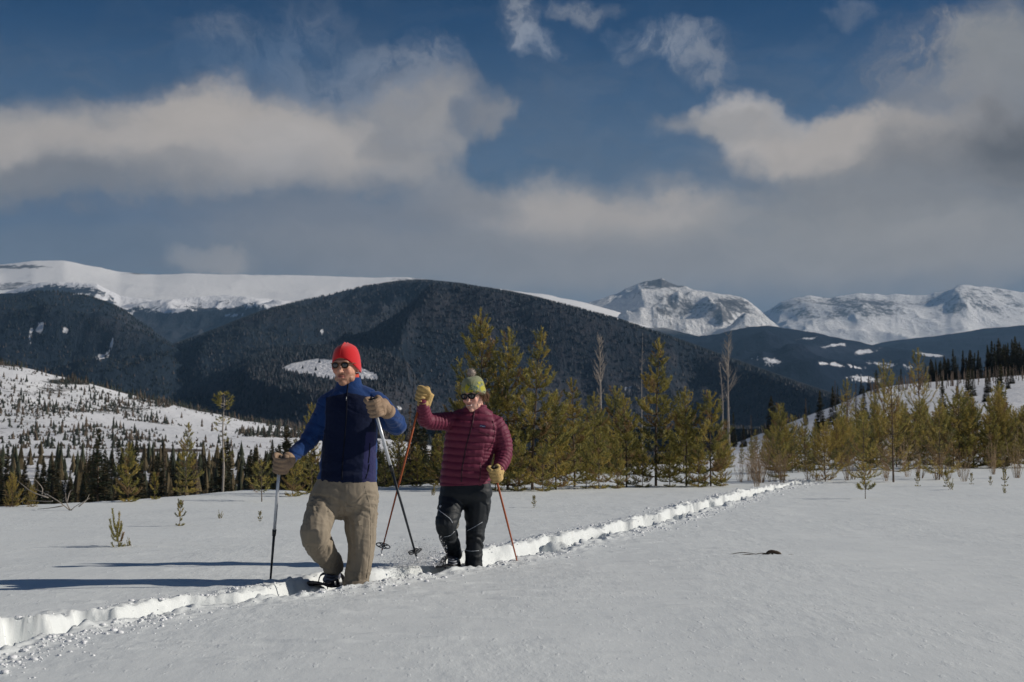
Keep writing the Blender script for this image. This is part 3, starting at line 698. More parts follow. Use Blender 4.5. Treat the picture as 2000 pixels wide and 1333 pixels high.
PINE_HI = np.array([.34, .30, .085]); PINE_LO = np.array([.17, .17, .065]); PINE_GOLD = np.array([.44, .34, .095]); PINE_BROWN = np.array([.30, .20, .095])
def pine(seed, H=3.6, spread=.95, gap=.26, bare=.05, nlen=.075, gold=.25, dens=95, nb=6, upness=1.0, wmul=1.0, crown0=0.0, power=.85, needle_w=.011, browns=.08, twigs=True):
    r = np.random.default_rng(seed); N = Needles(r, nlen, needle_w, dens); W = MB()
    bend = r.normal(size=2) * .02 * H
    def tp(z): t = z / H; return np.array([bend[0] * t * t + .01 * math.sin(z * 3 + seed), bend[1] * t * t, z])
    zs = np.linspace(-.12, H, 12); W.tube([tp(max(z, 0)) if z > 0 else np.array([0, 0, z]) for z in zs], [max(.004, .0085 * H * (1 - .93 * z / H) + .004) for z in zs], 7)
    z = H * bare + .04; wi = 0
    while z < H * .955:
        t = z / H; g_ = gap * (1.15 - .45 * t) * (.85 + .3 * r.random())
        k_ = nb if t < .85 else max(3, nb - 2); ph = r.random() * 6.28
        for b in range(k_):
            if r.random() < .08: continue
            a = ph + b * 2 * PI / k_ + r.normal() * .18
            env = ((1 - t) ** power) * (.72 + .28 * min(1, t / .2)) * (.80 + .35 * math.sin(wi * 2.4 + seed))
            L = spread * env * (.72 + .5 * r.random()) + .10 * min(1, H / 2)
            out = np.array([math.cos(a), math.sin(a), 0]); e0 = (.02 + .62 * t) + r.normal() * .1
            p0 = tp(z); mid = p0 + out * L * .55 + np.array([0, 0, L * .55 * math.tan(min(e0, 1.1)) * .8]); end = p0 + out * L * (.98) + np.array([0, 0, L * (.14 + 1.05 * t) * upness * (.8 + .5 * r.random())])
            bp = catmull([p0, mid, end], 7)
            W.tube(bp[::2], [.0032 * H * (1 - .7 * u) * (.5 + .8 * L / (spread + .1)) for u in np.linspace(0, 1, 4)], 4, cap=False)
            u_ = r.random(); tone = PINE_GOLD if u_ < gold else (PINE_HI if u_ < .75 else PINE_LO)
            if r.random() < browns * (1.6 - t): tone = PINE_BROWN
            st_ = 1
            N.brush(bp[st_:], tone)
            if twigs and L > .22:
                for s_ in range(2, 6):
                    if r.random() < .18: continue
                    q0 = bp[s_]; sgn = 1 if (s_ + b) % 2 else -1
                    dr = (bp[min(s_ + 1, 6)] - bp[s_ - 1]); dr /= np.linalg.norm(dr); _, sx_, sy_ = frame_of(dr)
                    tl = L * (.30 + .24 * r.random()) * (1.15 - .12 * s_)
                    e_ = q0 + dr * tl * .75 + sx_ * sgn * tl * .7 + np.array([0, 0, tl * (.25 + .5 * r.random()) * upness])
                    tw = catmull([q0, (q0 + e_) / 2 - np.array([0, 0, tl * .08]), e_], 4)
                    W.tube(tw[::3], [.0014 * H, .001 * H], 3, cap=False)
                    N.brush(tw, tone * (.85 + .3 * r.random()))
        z += g_ * wmul; wi += 1
    top = [tp(z_) for z_ in np.linspace(max(H * .88, H - .45), H + .04, 5)]
    N.brush(top, PINE_HI * 1.05, fwd=1.0); N.brush(top, PINE_GOLD, fwd=1.1)
    return W.mesh('trunk', [M['bark']]), N.mesh('crown', M['needle'])

def spruce(seed, H=10, R=1.25, n=520, bare=.06, tone=(.020, .030, .017), lean=0, col2=(.055, .052, .026), share2=.2, ragged=.35):
    r = np.random.default_rng(seed); W = MB()
    W.tube([(0, 0, -.8), (0, 0, H * .5), (0, 0, H * .97)], [.016 * H, .010 * H, .003 * H], 6)
    t = bare + (1 - bare) * r.random(n) ** 1.25; z = H * t
    shape = (1 - t) ** .8 * (1 - ragged / 2 + ragged * vnoise(t * 14, t * 0, seed=seed))
    a = r.random(n) * 2 * PI; L = R * shape * (.6 + .55 * r.random(n)) + .12
    out = np.stack([np.cos(a), np.sin(a), 0 * a], 1); sd = np.stack([-np.sin(a), np.cos(a), 0 * a], 1)
    p0 = np.stack([0 * a, 0 * a, z], 1) + out * (.12 * L)[:, None]
    droop = -.28 + .45 * t
    tip = p0 + out * L[:, None] + np.stack([0 * a, 0 * a, L * droop + .1], 1)
    midp = p0 + out * (L * .55)[:, None] + np.stack([0 * a, 0 * a, L * droop * .4 + .12 * H / 10], 1)
    wd = (.26 * L + .10)[:, None]
    V = np.stack([p0, midp - sd * wd, tip, midp + sd * wd], 1).reshape(-1, 3)
    Q = np.arange(n * 4).reshape(-1, 4)
    c = np.where((r.random(n) < share2)[:, None], col2, tone) * (.6 + .8 * r.random(n))[:, None]
    return W.mesh('trunk', [M['greybark'] if False else M['bark']]), mesh_np('crown', V, Q, [M['spruce']], smooth=False, col=np.repeat(c, 4, 0))

def bare_tree(seed, H=9, crown=(.45, 1.0), rad=.09, nbr=60, L=1.0, up=.9, low=0, mat='greybark'):
    r = np.random.default_rng(seed); W = MB(); T = MB()
    b = r.normal(size=2) * .02 * H
    tp = lambda z: np.array([b[0] * math.sin(z / H * 3), b[1] * z / H, z])
    W.tube([tp(z) for z in np.linspace(-.6, H, 12)], [rad * (1 - .85 * max(z, 0) / H) for z in np.linspace(-.6, H, 12)], 7)
    for i_ in range(nbr + low):
        t = crown[0] + (crown[1] - crown[0]) * r.random() if i_ < nbr else .2 + .4 * r.random()
        a = r.random() * 6.28; l = L * (1.15 - t) * (.5 + .9 * r.random()) if i_ < nbr else L * .35 * r.random()
        o_ = np.array([math.cos(a), math.sin(a), 0]); p = tp(t * H)
        e = p + o_ * l * .8 + np.array([0, 0, l * up * (.6 + .6 * r.random())])
        bp = catmull([p, (p + e) / 2 + o_ * l * .12, e], 5); T.tube(bp, [rad * .16 * (1 - .75 * u) + .004 for u in np.linspace(0, 1, 5)], 3, cap=False)
        for s_ in range(1, 5):
            for q_ in range(2):
                d_ = r.normal(size=3) * .5 + (e - p) / (l + .01); d_[2] += .4
                tl = l * .38 * r.random() + .05
                T.tube([bp[s_], bp[s_] + d_ * tl * .5, bp[s_] + d_ * tl + np.array([0, 0, tl * .2])], [rad * .06 + .003, .004, .002], 3, cap=False)
    return W.mesh('trunk', [M[mat]]), T.mesh('branches', [M[mat]])

def shrub(seed, H=1.0, n=16, spread=.35):
    r = np.random.default_rng(seed); T = MB()
    for i_ in range(n):
        a = r.random() * 6.28; h = H * (.5 + .5 * r.random()); s_ = spread * r.random()
        b0 = np.array([math.cos(a), math.sin(a), 0]) * .06 * r.random()
        e = b0 + np.array([math.cos(a) * s_, math.sin(a) * s_, h]); mid = b0 * .5 + (b0 + e) / 2 + r.normal(size=3) * .02
        bp = catmull([b0 - [0, 0, .1], mid, e], 6); T.tube(bp, np.linspace(.0055, .0022, 6), 3, cap=False)
        for k_ in range(5):
            p = bp[r.integers(2, 6)]; d_ = np.array([r.normal() * .4, r.normal() * .4, .8]) * h * .22
            T.tube([p, p + d_ * .5, p + d_ + r.normal(size=3) * .01], [.0032, .0024, .0015], 3, cap=False)
    return T.mesh('shrub', [M['twig']])

def plant(name, meshes, pos, scale, label, cat, group=None, rz=None, parts=('trunk', 'crown'), sz=1.0):
    o = empty(name, pos)
    o.rotation_euler = (0, 0, random.random() * 6.28 if rz is None else rz); o.scale = (scale, scale, scale * sz)
    tag(o, label, cat, group)
    for n_, me in zip(parts, meshes):
        q_ = link(n_, me, o)
        if n_ == 'branches': q_['kind'] = 'stuff'
    return o

# prototypes
PR = {
 'big':    (pine(1, 3.7, 1.2, .24, .03, .082, .22, 125, 8, power=1.15, needle_w=.018, crown0=.12), 3.7),
 'big2':   (pine(2, 3.4, 1.0, .24, .03, .080, .18, 125, 7, power=1.05, needle_w=.018, crown0=.1), 3.4),
 'narrow': (pine(3, 3.2, .82, .24, .06, .078, .30, 125, 7, power=1.15, needle_w=.018, crown0=.15), 3.2),
 'mid':    (pine(4, 2.2, .74, .22, .03, .080, .30, 125, 7, power=.95, needle_w=.018, browns=.12), 2.2),
 'mid2':   (pine(5, 2.3, .70, .21, .03, .075, .05, 125, 7, power=1.0, needle_w=.018), 2.3),
 'gold':   (pine(6, 2.2, .72, .17, .04, .085, .85, 110, 6, upness=1.5, power=.95, needle_w=.013, browns=.2), 2.2),
 'airy':   (pine(7, 3.6, .85, .34, .10, .10, .55, 75, 5, upness=1.4, power=.95, needle_w=.017, browns=.15), 3.6),
 'airy2':  (pine(8, 2.6, .75, .30, .08, .10, .45, 75, 5, upness=1.2, power=.95, needle_w=.017, browns=.12), 2.6),
 'sap':    (pine(9, .62, .11, .11, .04, .045, .4, 900, 4, upness=1.2, power=.4, needle_w=.009, twigs=False), .62),
 'sap2':   (pine(10, .42, .19, .085, .02, .042, .12, 800, 5, upness=1.9, power=.35, needle_w=.007, twigs=False), .42),
 'lone':(pine(14, 1.0, .24, .13, .28, .075, .35, 280, 5, power=.5, needle_w=.011, upness=.9), 1.0),
 'scrawny':(pine(12, 1.1, .36, .15, .25, .08, .2, 120, 4, power=.5, needle_w=.010), 1.1),
}
def put_pine(kind, px, py, top, label, group=None, rz=None, d=None, sx=1.0, name='pine_tree', cat='pine tree'):
    p = ground_at(px, py) if d is None else base_at(px, d)
    p[2] -= .03
    hpx = 850 + (CH - p[2]) / p[1] * F - top
    Hh = hpx / F * p[1] * 1.0; ms, H0 = PR[kind]; s_ = Hh / H0
    o = plant(name, ms, p, s_ * sx, label, cat, group, rz, sz=1 / sx if sx != 1.0 else 1.0)
    return o

GR_STAND = 'young pines standing along the edge of the snowfield'
# the stand right of the woman
put_pine('big', 942, 956, 607, 'tallest olive pine of the stand behind the woman, its top left of the others', GR_STAND, 1.0)
put_pine('big2', 992, 957, 645, 'broad olive pine directly right of the tallest one behind the woman', GR_STAND, 2.2)
put_pine('narrow', 1040, 958, 647, 'pine with a pointed spire standing at the right side of the big stand', GR_STAND, .5)
put_pine('mid', 1085, 957, 770, 'low bushy pine at the right foot of the big stand', GR_STAND, 3)
put_pine('mid2', 905, 954, 742, 'lower pine at the left side of the big stand behind the woman', GR_STAND, 4)
for (kd, px, py, top, lb) in [('mid', 918, 958, 860, 'low olive bush pine hugging the foot of the big stand, leftmost'), ('mid2', 968, 960, 850, 'low bush pine at the foot of the tallest pine'), ('mid', 1012, 960, 862, 'low bush pine in the middle of the foot of the big stand'), ('mid', 1060, 960, 868, 'low bush pine at the foot of the spired pine in the stand'),
    ('mid2', 1145, 955, 870, 'low bush pine left of the small brownish pine'), ('mid', 1205, 955, 868, 'low bush pine right of the small brownish pine'), ('mid', 1255, 953, 868, 'low bush pine at the left foot of the single spire'), ('mid2', 1308, 952, 866, 'low bush pine at the right foot of the single spire'), ('mid', 1365, 952, 856, 'low bush pine between the twin pines'), ('mid', 1408, 950, 878, 'low bush pine right of the twin pines, nearest the track')]:
    put_pine(kd, px, py, top, lb, GR_STAND)
put_pine('narrow', 1122, 952, 742, 'pointed pine between the big stand and the grey dead tree', GR_STAND, 2.8, sx=1.15)
put_pine('mid', 1170, 956, 852, 'small brownish pine in front of the leftmost grey dead tree', GR_STAND, 1.2)
put_pine('mid2', 1224, 952, 775, 'dark pine just left of the tall single spire', GR_STAND, 5.2)
put_pine('narrow', 1281, 950, 665, 'tall narrow pine with a single spire right of the dead tree', GR_STAND, 1.9)
put_pine('mid2', 1341, 950, 762, 'dark green left one of the twin pines near the track', GR_STAND, .2)
put_pine('mid', 1388, 950, 768, 'right one of the twin pines near the track', GR_STAND, 4.4)
put_pine('gold', 1612, 941, 832, 'small golden cone shaped pine right of the end of the track', GR_STAND, 2.0, sx=1.1)
put_pine('airy', 1745, 942, 725, 'tall feathery golden pine in the thicket at right', GR_STAND, 1.4)
put_pine('airy2', 1835, 938, 782, 'feathery olive pine right of the tall feathery one', GR_STAND, 3.3)
put_pine('airy2', 1688, 944, 810, 'feathery pine left of the tall feathery one', GR_STAND, .7)
put_pine('mid', 1520, 935, 835, 'olive pine behind the end of the snowshoe track', GR_STAND, 2.6)
put_pine('lone', 1690, 975, 908, 'small lone pine sapling standing out on the snow at right', 'pine saplings poking out of the snow', 1.0, name='pine_sapling', cat='sapling')
# left of the man
put_pine('mid', 250, 981, 868, 'golden young pine at the left snow crest, widest of the left ones', GR_STAND, 1.1, sx=.9)
put_pine('narrow', 362, 969, 828, 'young pine with a dark top standing on the left snow crest', GR_STAND, 2.1)
put_pine('sap', 302, 976, 928, 'slim little pine between the two young pines at left', GR_STAND, 2.0)
put_pine('gold', 24, 990, 925, 'golden pine at the left edge of the picture', GR_STAND, 2.0)
put_pine('gold', 62, 990, 948, 'small golden pine second from the left edge', GR_STAND, 5.0)
put_pine('scrawny', 511, 980, 902, 'scrawny dark pine on a bare stem behind the left hand of the scene', GR_STAND, 2.9, sx=1.2)
put_pine('big2', 608, 966, 790, 'olive pine partly hidden behind the arm of the man in blue', GR_STAND, 3.7, sx=.9)
put_pine('mid', 572, 970, 880, 'low bushy pine beside the gloved left pole of the man', GR_STAND, .9)
put_pine('mid', 778, 950, 838, 'olive pine seen between the two hikers', GR_STAND, 5.5)
put_pine('mid2', 752, 952, 865, 'small pine right behind the white pole of the man', GR_STAND, 2.5)
put_pine('mid', 856, 950, 850, 'pine seen just left of the burgundy jacket', GR_STAND, 1.5)
put_pine('mid2', 815, 951, 868, 'low pine between the orange pole and the burgundy jacket', GR_STAND, 4.6)
# saplings in the snow
GS = 'pine saplings poking out of the snow'
for (kd, px, py, top, lb) in [('sap2', 232, 1068, 1024, 'bushy pine sapling nearest the track at left'), ('sap2', 253, 1067, 1057, 'tiny sprig beside the bushy sapling at left'),
    ('sap', 351, 1027, 981, 'upright brown tipped pine sapling on the left snow'), ('sap2', 430, 1013, 1004, 'tiny sprig between the saplings and the left pole'),
    ('sap', 508, 1020, 1000, 'short pine sapling just left of the white pole'), ('sap', 1043, 992, 970, 'tiny pine sapling right of the woman'),
    ('sap2', 846, 968, 956, 'tiny dark sprig left of the woman at hip height'), ('sap', 1793, 950, 925, 'sprig among the twigs at right'), ('sap', 1848, 951, 922, 'little sapling in the row at right, near the bare twigs'),
    ('sap', 1962, 950, 920, 'little sapling near the right edge'), ('sap2', 1963, 964, 955, 'tiny low sprig near the right edge'), ('sap', 1935, 950, 932, 'short sprig left of the little sapling by the right edge'),
    ('sap', 1898, 946, 926, 'short sapling in the row at far right'), ('sap2', 1857, 957, 944, 'low dark tuft in front of the twigs at right'), ('sap2', 890, 1035, 1015, 'green sprig seen between the legs of the woman')]:
    put_pine(kd, px, py, top, lb, GS, name='pine_sapling', cat='sapling')
# second row behind: thicket at right
GT = 'thicket of young pines behind the right side of the snowfield'
LM = [(1122, 'the pointed pine'), (1172, 'the leftmost grey dead tree'), (1224, 'the dark middle pine'), (1281, 'the tall single spire'), (1345, 'the left twin pine'), (1390, 'the right twin pine'), (1424, 'the pale dead tree'), (1520, 'the end of the track'), (1575, 'the snow bank'), (1612, 'the golden cone pine'), (1655, 'the ragged tall conifer'), (1690, 'the lone sapling'), (1745, 'the tall feathery pine'), (1797, 'the brown topped conifer'), (1835, 'the olive feathery pine'), (1896, 'the row of saplings'), (1957, 'the dark tall pine'), (2000, 'the right edge')]
ADJ = dict(mid='bushy olive', mid2='dark green', narrow='narrow spired', airy='tall feathery', airy2='loose feathery', gold='golden', big2='broad olive')
def where(px, names=LM):
    c, n_ = min(names, key=lambda q_: abs(q_[0] - px)); dx = px - c
    return ('straight behind ' if abs(dx) < 8 else 'just left of ' if dx < 0 else 'just right of ') + n_
def lab_pine(px, d, h, kd):
    return ('small ' if h < 1.9 else 'tall ' if h > 2.9 else '') + ADJ[kd] + (' thicket pine ' if px > 1450 else ' pine ') + ('far back, ' if d > 72 else 'in the middle, ' if d > 50 else 'in front, ') + where(px)
r = np.random.default_rng(5)
spots = []
for i_ in range(195):
    px = 1090 + 950 * r.random() ** (.8 if i_ % 3 else .5); d = 40 + 100 * r.random() ** (1.3 if i_ % 3 else 2.6)
    if 1395 < px < 1500 and d < 60: continue
    spots.append((px, d))
for (px, d) in spots:
    hgt = (1.5 + 1.7 * r.random()) * (1.25 if d > 75 else 1) * (.65 if 1400 < px < 1600 else .74 if px >= 1600 else 1)
    if px < 1400 and r.random() < .5: continue
    kd = ['mid', 'mid2', 'narrow', 'narrow', 'airy2', 'gold'][r.integers(0, 6)] if px > 1480 else ['mid', 'mid2', 'narrow', 'big2'][r.integers(0, 4)]
    p = base_at(px, d); ms, H0 = PR[kd]
    plant('pine_tree', ms, p - [0, 0, .05], hgt / H0 * (1 + .1 * r.normal()), lab_pine(px, d, hgt, kd), 'pine tree', GT if px > 1450 else 'young pines behind the middle stand')
# single taller conifers over the thicket
for (kd, px, top, d, lb) in [('airy', 1795, 683, 95, 'tall ragged brown topped conifer over the thicket at right'), ('airy', 1655, 742, 90, 'ragged tall conifer rising left in the right thicket'),
        ('narrow', 1957, 760, 85, 'dark tall pine near the right edge'), ('narrow', 1896, 775, 80, 'pine rising above the thicket near the right edge'), ('airy', 1726, 705, 100, 'slender brown topped conifer left of the ragged tall one'), ('big2', 1990, 830, 70, 'broad pine cut by the right edge')]:
    put_pine(kd, px, 0, top, lb, 'single taller conifers over the right thicket', d=d)
# tall thin pine at left with a tuft of a crown
def tuft_pine():
    r = np.random.default_rng(21); N = Needles(r, .13, .03, 70); W = MB(); H = 4.2
    W.tube([(0, 0, -.2), (.04, 0, 1.4), (-.02, 0, 2.8), (.03, 0, H * .97)], [.045, .04, .03, .012], 7)
    def clump(z0, z1, R, n, p_=1):
        for i_ in range(n):
            z = z0 + (z1 - z0) * r.random(); a = r.random() * 6.28; f = math.sin(PI * (.1 + .85 * (z - z0) / (z1 - z0)))
            L = R * f * (.6 + .5 * r.random()); o_ = np.array([math.cos(a), math.sin(a), 0]); p = np.array([.01, 0, z])
            bp = catmull([p, p + o_ * L * .5 + [0, 0, .03], p + o_ * L + [0, 0, L * .45]], 5)
            W.tube(bp[::2], [.008, .006, .003], 3, cap=False)
            N.brush(bp[2:], PINE_HI if r.random() < .6 else PINE_GOLD); N.brush(bp[3:], PINE_LO)
    clump(3.55, 4.25, .42, 34); clump(2.6, 3.3, .40, 12); clump(2.2, 2.6, .3, 7); clump(1.6, 2.1, .34, 6)
    return W.mesh('trunk', [M['greybark']]), N.mesh('crown', M['needle'])
p = base_at(437, 30); Hh = (850 + (CH - p[2]) / p[1] * F - 768) / F * p[1]
plant('pine_tree', tuft_pine(), p, Hh / 4.25, 'tall thin stemmed pine with a round tuft at the top, left of the man', 'pine tree', GR_STAND, .3)
# dead standing trees
GD = 'grey leafless dead trees rising behind the pines'
for (px, top, d, kw, lb) in [(1172, 660, 95, dict(H=9, crown=(.62, 1.0), rad=.13, nbr=46, L=1.0, up=1.5, low=12), 'leftmost grey dead tree with a brushy top and forked low limbs'),
        (1255, 650, 110, dict(H=9, crown=(.3, 1.0), rad=.05, nbr=16, L=.5, up=.8), 'thin bare pole of a dead tree behind the tall narrow pine'),
        (1404, 708, 105, dict(H=8, crown=(.55, 1.0), rad=.10, nbr=26, L=.6, up=.6, low=6), 'shorter dead tree left of the pale branchy one'),
        (1424, 655, 100, dict(H=9.5, crown=(.5, 1.0), rad=.12, nbr=42, L=1.25, up=1.1, low=10), 'pale tall dead tree with spreading upper branches')]:
    p = base_at(px, d); ms = bare_tree(int(px), **kw); Hh = (850 + (CH - p[2]) / p[1] * F - top) / F * p[1]
    plant('dead_tree', ms, p, Hh / kw['H'], lb, 'dead tree', GD, .4, parts=('trunk', 'branches'))
# dead branch lying at left, and a root poking out of the snow at right
T = MB(); rr = np.random.default_rng(3); p = ground_at(138, 998)
for (a, b) in [((0, 0, 0), (-.55, .1, .30)), ((0, 0, 0), (-.10, .1, .22)), ((0, 0, 0), (.24, 0, .16)), ((-.25, .05, .12), (-.60, .2, .12)), ((-.3, .05, .16), (-.72, .1, .38)), ((-.1, 0, .06), (-.42, 0, .02)), ((.1, 0, .05), (.2, .1, .2)), ((-.4, .1, .2), (-.5, .1, .4)), ((-.05, 0, .1), (.02, 0, .26))]:
    a = np.array(a, float); b = np.array(b, float); T.tube(catmull([a, (a + b) / 2 + rr.normal(size=3) * .03, b], 6), np.linspace(.0085, .0025, 6), 5)
tag(link('dead_branch', T.mesh('dead_branch', [M['greybark']]), None, p), 'bleached forked dead branch lying on the left snow crest', 'branch')
T = MB(); p = ground_at(1515, 1083)
T.tube([(-.09, 0, -.01), (-.05, .01, .035), (.0, 0, .030), (.035, -.01, .012), (.03, -.02, -.03)], [.012, .018, .019, .014, .010], 8, res=14)
T.tube([(-.02, 0, -.02), (-.03, .02, .03)], [.012, .006], 6); T.tube([(-.14, .0, -.01), (-.10, .0, .014), (-.07, .0, .0)], [.004, .007, .004], 5)
for (a, b, c_) in (((-.42, .03, -.004), (-.28, .05, .022), (-.13, .02, .002)), ((-.36, -.05, -.004), (-.24, -.04, .010), (-.16, -.05, -.002)), ((.06, -.04, -.003), (.12, -.03, .008), (.19, -.05, -.003)), ((-.2, .0, .0), (-.12, .02, .018), (-.02, .01, .01))): T.tube([a, b, c_], [.0025, .0045, .0025], 5, res=8)
p = p - [0, 0, .006]; RS = link('root_stub', T.mesh('root_stub', [pmat('wet_root', (.085, .060, .040), .7, (60, .8, .01), .4, 40)]), None, p); RS.scale = (.92, .9, .72); tag(RS, 'dark curved root stub poking out of the open snow at right', 'root')
SH = [shrub(40 + i_, .75 + .2 * i_, 12 + 3 * i_, .22 + .06 * i_) for i_ in range(4)]
r = np.random.default_rng(17)
for i_ in range(44):
    px = 1440 + 560 * r.random(); py = np.interp(px, [1440, 1600, 2000], [946, 940, 930]) + r.normal() * 3
    if i_ < 9: px = 1440 + 130 * r.random(); py = 937 + 6 * r.random()
    p = ground_at(px, py) if i_ % 3 else base_at(px, 36 + 14 * r.random()); me = SH[r.integers(0, 4)]
    o = link('shrub', me, None, p); s_ = (.42 + .5 * r.random()); o.scale = (s_, s_, s_); o.rotation_euler = (0, 0, r.random() * 6)
    tag(o, ('low' if s_ < .7 else 'knee high' if s_ < .9 else 'taller') + ' leafless reddish twig shrub ' + where(px), 'shrub', 'bare twig shrubs before the right thicket')

# valley conifers
SP = [spruce(60 + i_, 10, 1.5 + .3 * (i_ % 3), 520 + 60 * i_, tone=(.062, .074, .042), col2=(.12, .098, .052), ragged=.3 + .1 * i_, share2=.3 + .1 * (i_ % 3)) for i_ in range(5)]
DEADSP = [spruce(70 + i_, 10, .7, 130, tone=(.10, .075, .055), col2=(.14, .11, .09), share2=.5, bare=.3) for i_ in range(2)]
r = np.random.default_rng(29)
LV = [(30, 'the two golden pines'), (138, 'the forked dead branch'), (250, 'the widest golden pine'), (302, 'the slim little pine'), (362, 'the dark topped pine'), (437, 'the tall tufted pine'), (511, 'the scrawny dark pine'), (575, 'the low pine beside the man'), (690, 'the man'), (780, 'the pine between the hikers'), (856, 'the pine left of the burgundy jacket')]
def lab_con(px, d, h, dead):
    return ('grey ' if dead else '') + ('small ' if h < 5 else 'tall ' if h > 8.6 else 'dark ') + 'valley conifer ' + ('far back, ' if d > 225 else 'in the middle, ' if d > 165 else 'in front, ') + where(px, LV)
def conifer(px, d, h, label, group, dead=False, name='conifer_tree'):
    p = base_at(px, d); me = (DEADSP if dead else SP)[r.integers(0, 2 if dead else 5)]
    plant(name, me, p - [0, 0, .15], h / 10 * (.95 + .1 * r.random()), label, 'conifer', group, sz=.9 + .3 * r.random())
for i_ in range(158):
    d = 125 + 150 * r.random(); px = -20 + 900 * r.random()
    h = (6.0 + 4.2 * r.random()) * (1 if r.random() < .85 else .6)
    dd_ = r.random() < .12; conifer(px, d, h, lab_con(px, d, h, dd_), 'valley floor conifers beyond the left crest', dd_)
for i_ in range(34):
    px = 1380 + 600 * r.random(); d = 130 + 200 * r.random()
    if px < 1560 and d < 180: d += 60
    dd_ = r.random() < .3; conifer(px, d, 3 + 3.5 * r.random(), ('dying ' if dd_ else 'dark ') + 'conifer ' + ('high' if d > 230 else 'low') + ' on the right slope, ' + where(px), 'conifers on the right slope', dd_)
for i_ in range(96):
    px = 1808 + 212 * r.random() ** .9; d = 440 + 45 * r.random(); h = np.interp(px, [1800, 1850, 2000], [6.0, 8.5, 10.5]) * (.75 + .35 * r.random())
    conifer(px, d, h, ('low' if h < 6.3 else 'tall' if h > 8.2 else 'mid sized') + ' near black conifer topping the slope, ' + where(px), 'dark conifers topping the right slope')
for (px, d, h) in [(1636, 400, 5), (1625, 380, 3.5), (1682, 430, 6), (1697, 440, 6), (1580, 395, 3.5), (1652, 420, 4), (1712, 440, 7), (1760, 450, 7)]:
    conifer(px, d, h, 'small dark conifer on the slope crest, ' + where(px), 'conifers on the right slope')

# forests that nobody could count: low cones with broken outlines, one mesh per forest
def forest(name, label, X, Y, Z, H, R, cols, seed=0, seg=5, layers=2):
    n = len(X); r = np.random.default_rng(seed); Vs = []; Qs = []; Cs = []; off = 0
    ph = r.random(n) * 6.28
    for L in range(layers):
        z0 = Z + H * (.12 + .36 * L); z1 = Z + H * (.72 + .28 * L) if layers > 1 else Z + H
        rr_ = R * (1 - .42 * L)
        ring = [np.stack([X + np.cos(ph + L + k_ * 2 * PI / seg) * rr_ * (.7 + .6 * r.random(n)), Y + np.sin(ph + L + k_ * 2 * PI / seg) * rr_ * (.7 + .6 * r.random(n)), z0 + H * .1 * r.random(n)], -1) for k_ in range(seg)]
        V = np.stack(ring + [np.stack([X, Y, z1], -1)], 1)
        base_ = off + np.arange(n)[:, None] * (seg + 1)
        T = np.concatenate([np.stack([base_[:, 0] + k_, base_[:, 0] + (k_ + 1) % seg, base_[:, 0] + seg], -1)[:, None] for k_ in range(seg)], 1).reshape(-1, 3)
        Vs.append(V.reshape(-1, 3)); Qs.append(T); off += n * (seg + 1)
        Cs.append(np.repeat(cols, seg + 1, 0))
    o = link(name, mesh_np(name, np.vstack(Vs), np.vstack(Qs), [M['spruce']], smooth=False, col=np.vstack(Cs)))
    tag(o, label, kind='stuff'); return o

def grid_sample(L, n, seed, okf, tmin=0.02, tmax=.98):
    """random points on a mountain grid; okf(px, py) -> probability"""
    r = np.random.default_rng(seed); rows = int((L['t'] <= 1).sum()); m = L['X'].shape[1]
    u = (tmin + (tmax - tmin) * r.random(n * 3)) * (rows - 1); v = r.random(n * 3) * (m - 1)
    i_ = u.astype(int); j_ = v.astype(int); a = u - i_; b = v - j_; i2 = i_ + 1; j2 = np.minimum(j_ + 1, m - 1)
    g_ = lambda A: (A[i_, j_] * (1 - a) + A[i2, j_] * a) * (1 - b) + (A[i_, j2] * (1 - a) + A[i2, j2] * a) * b
    X, Y, Z, PX, PYY = g_(L['X']), g_(L['Y']), g_(L['Z']), g_(L['PA']), g_(L['PY'])
    k_ = r.random(n * 3) < okf(PX, PYY); k_ &= (PX > -250) & (PX < 2250)
    X, Y, Z, PX, PYY = (A[k_][:n] for A in (X, Y, Z, PX, PYY))
    return X, Y, Z, PX, PYY
def tcols(n, seed, share, dark=(.016, .024, .026), light=(.075, .062, .055)):
    r = np.random.default_rng(seed); f = (r.random(n) < share)[:, None]
    return np.where(f, light, dark) * (.78 + .44 * r.random(n))[:, None]

def ok_big(px, py):
    t = np.stack([px]); r_ = t_big(px, py, 0, 0, 0, 0)[..., 0]
    return np.where(r_ > .75, 1.0, 0.02)
X, Y, Z, PX, PYY = grid_sample(L_BIG, 90000, 1, ok_big)
sh = .18 + .35 * np.clip((PYY - 700) / 60, 0, 1) + .2 * np.exp(-((PX - 900) / 300) ** 2)
forest('forest', 'grey green forest covering the broad hill', X, Y, Z - 1, 6 + Y / 1300, 1.5 + Y / 3600, tcols(len(X), 2, sh, (.026, .036, .044), (.066, .066, .072)), 3, 4, 1)
X, Y, Z, PX, PYY = grid_sample(L_LEFT, 24000, 4, lambda a, b: np.where(t_left(a, b, 0, 0, 0, 0)[..., 0] > .75, 1.0, .02))
forest('forest', 'black green forest covering the left hill', X, Y, Z - 1, 6 + Y / 1300, 1.5 + Y / 3600, tcols(len(X), 5, .14), 6, 4, 1)
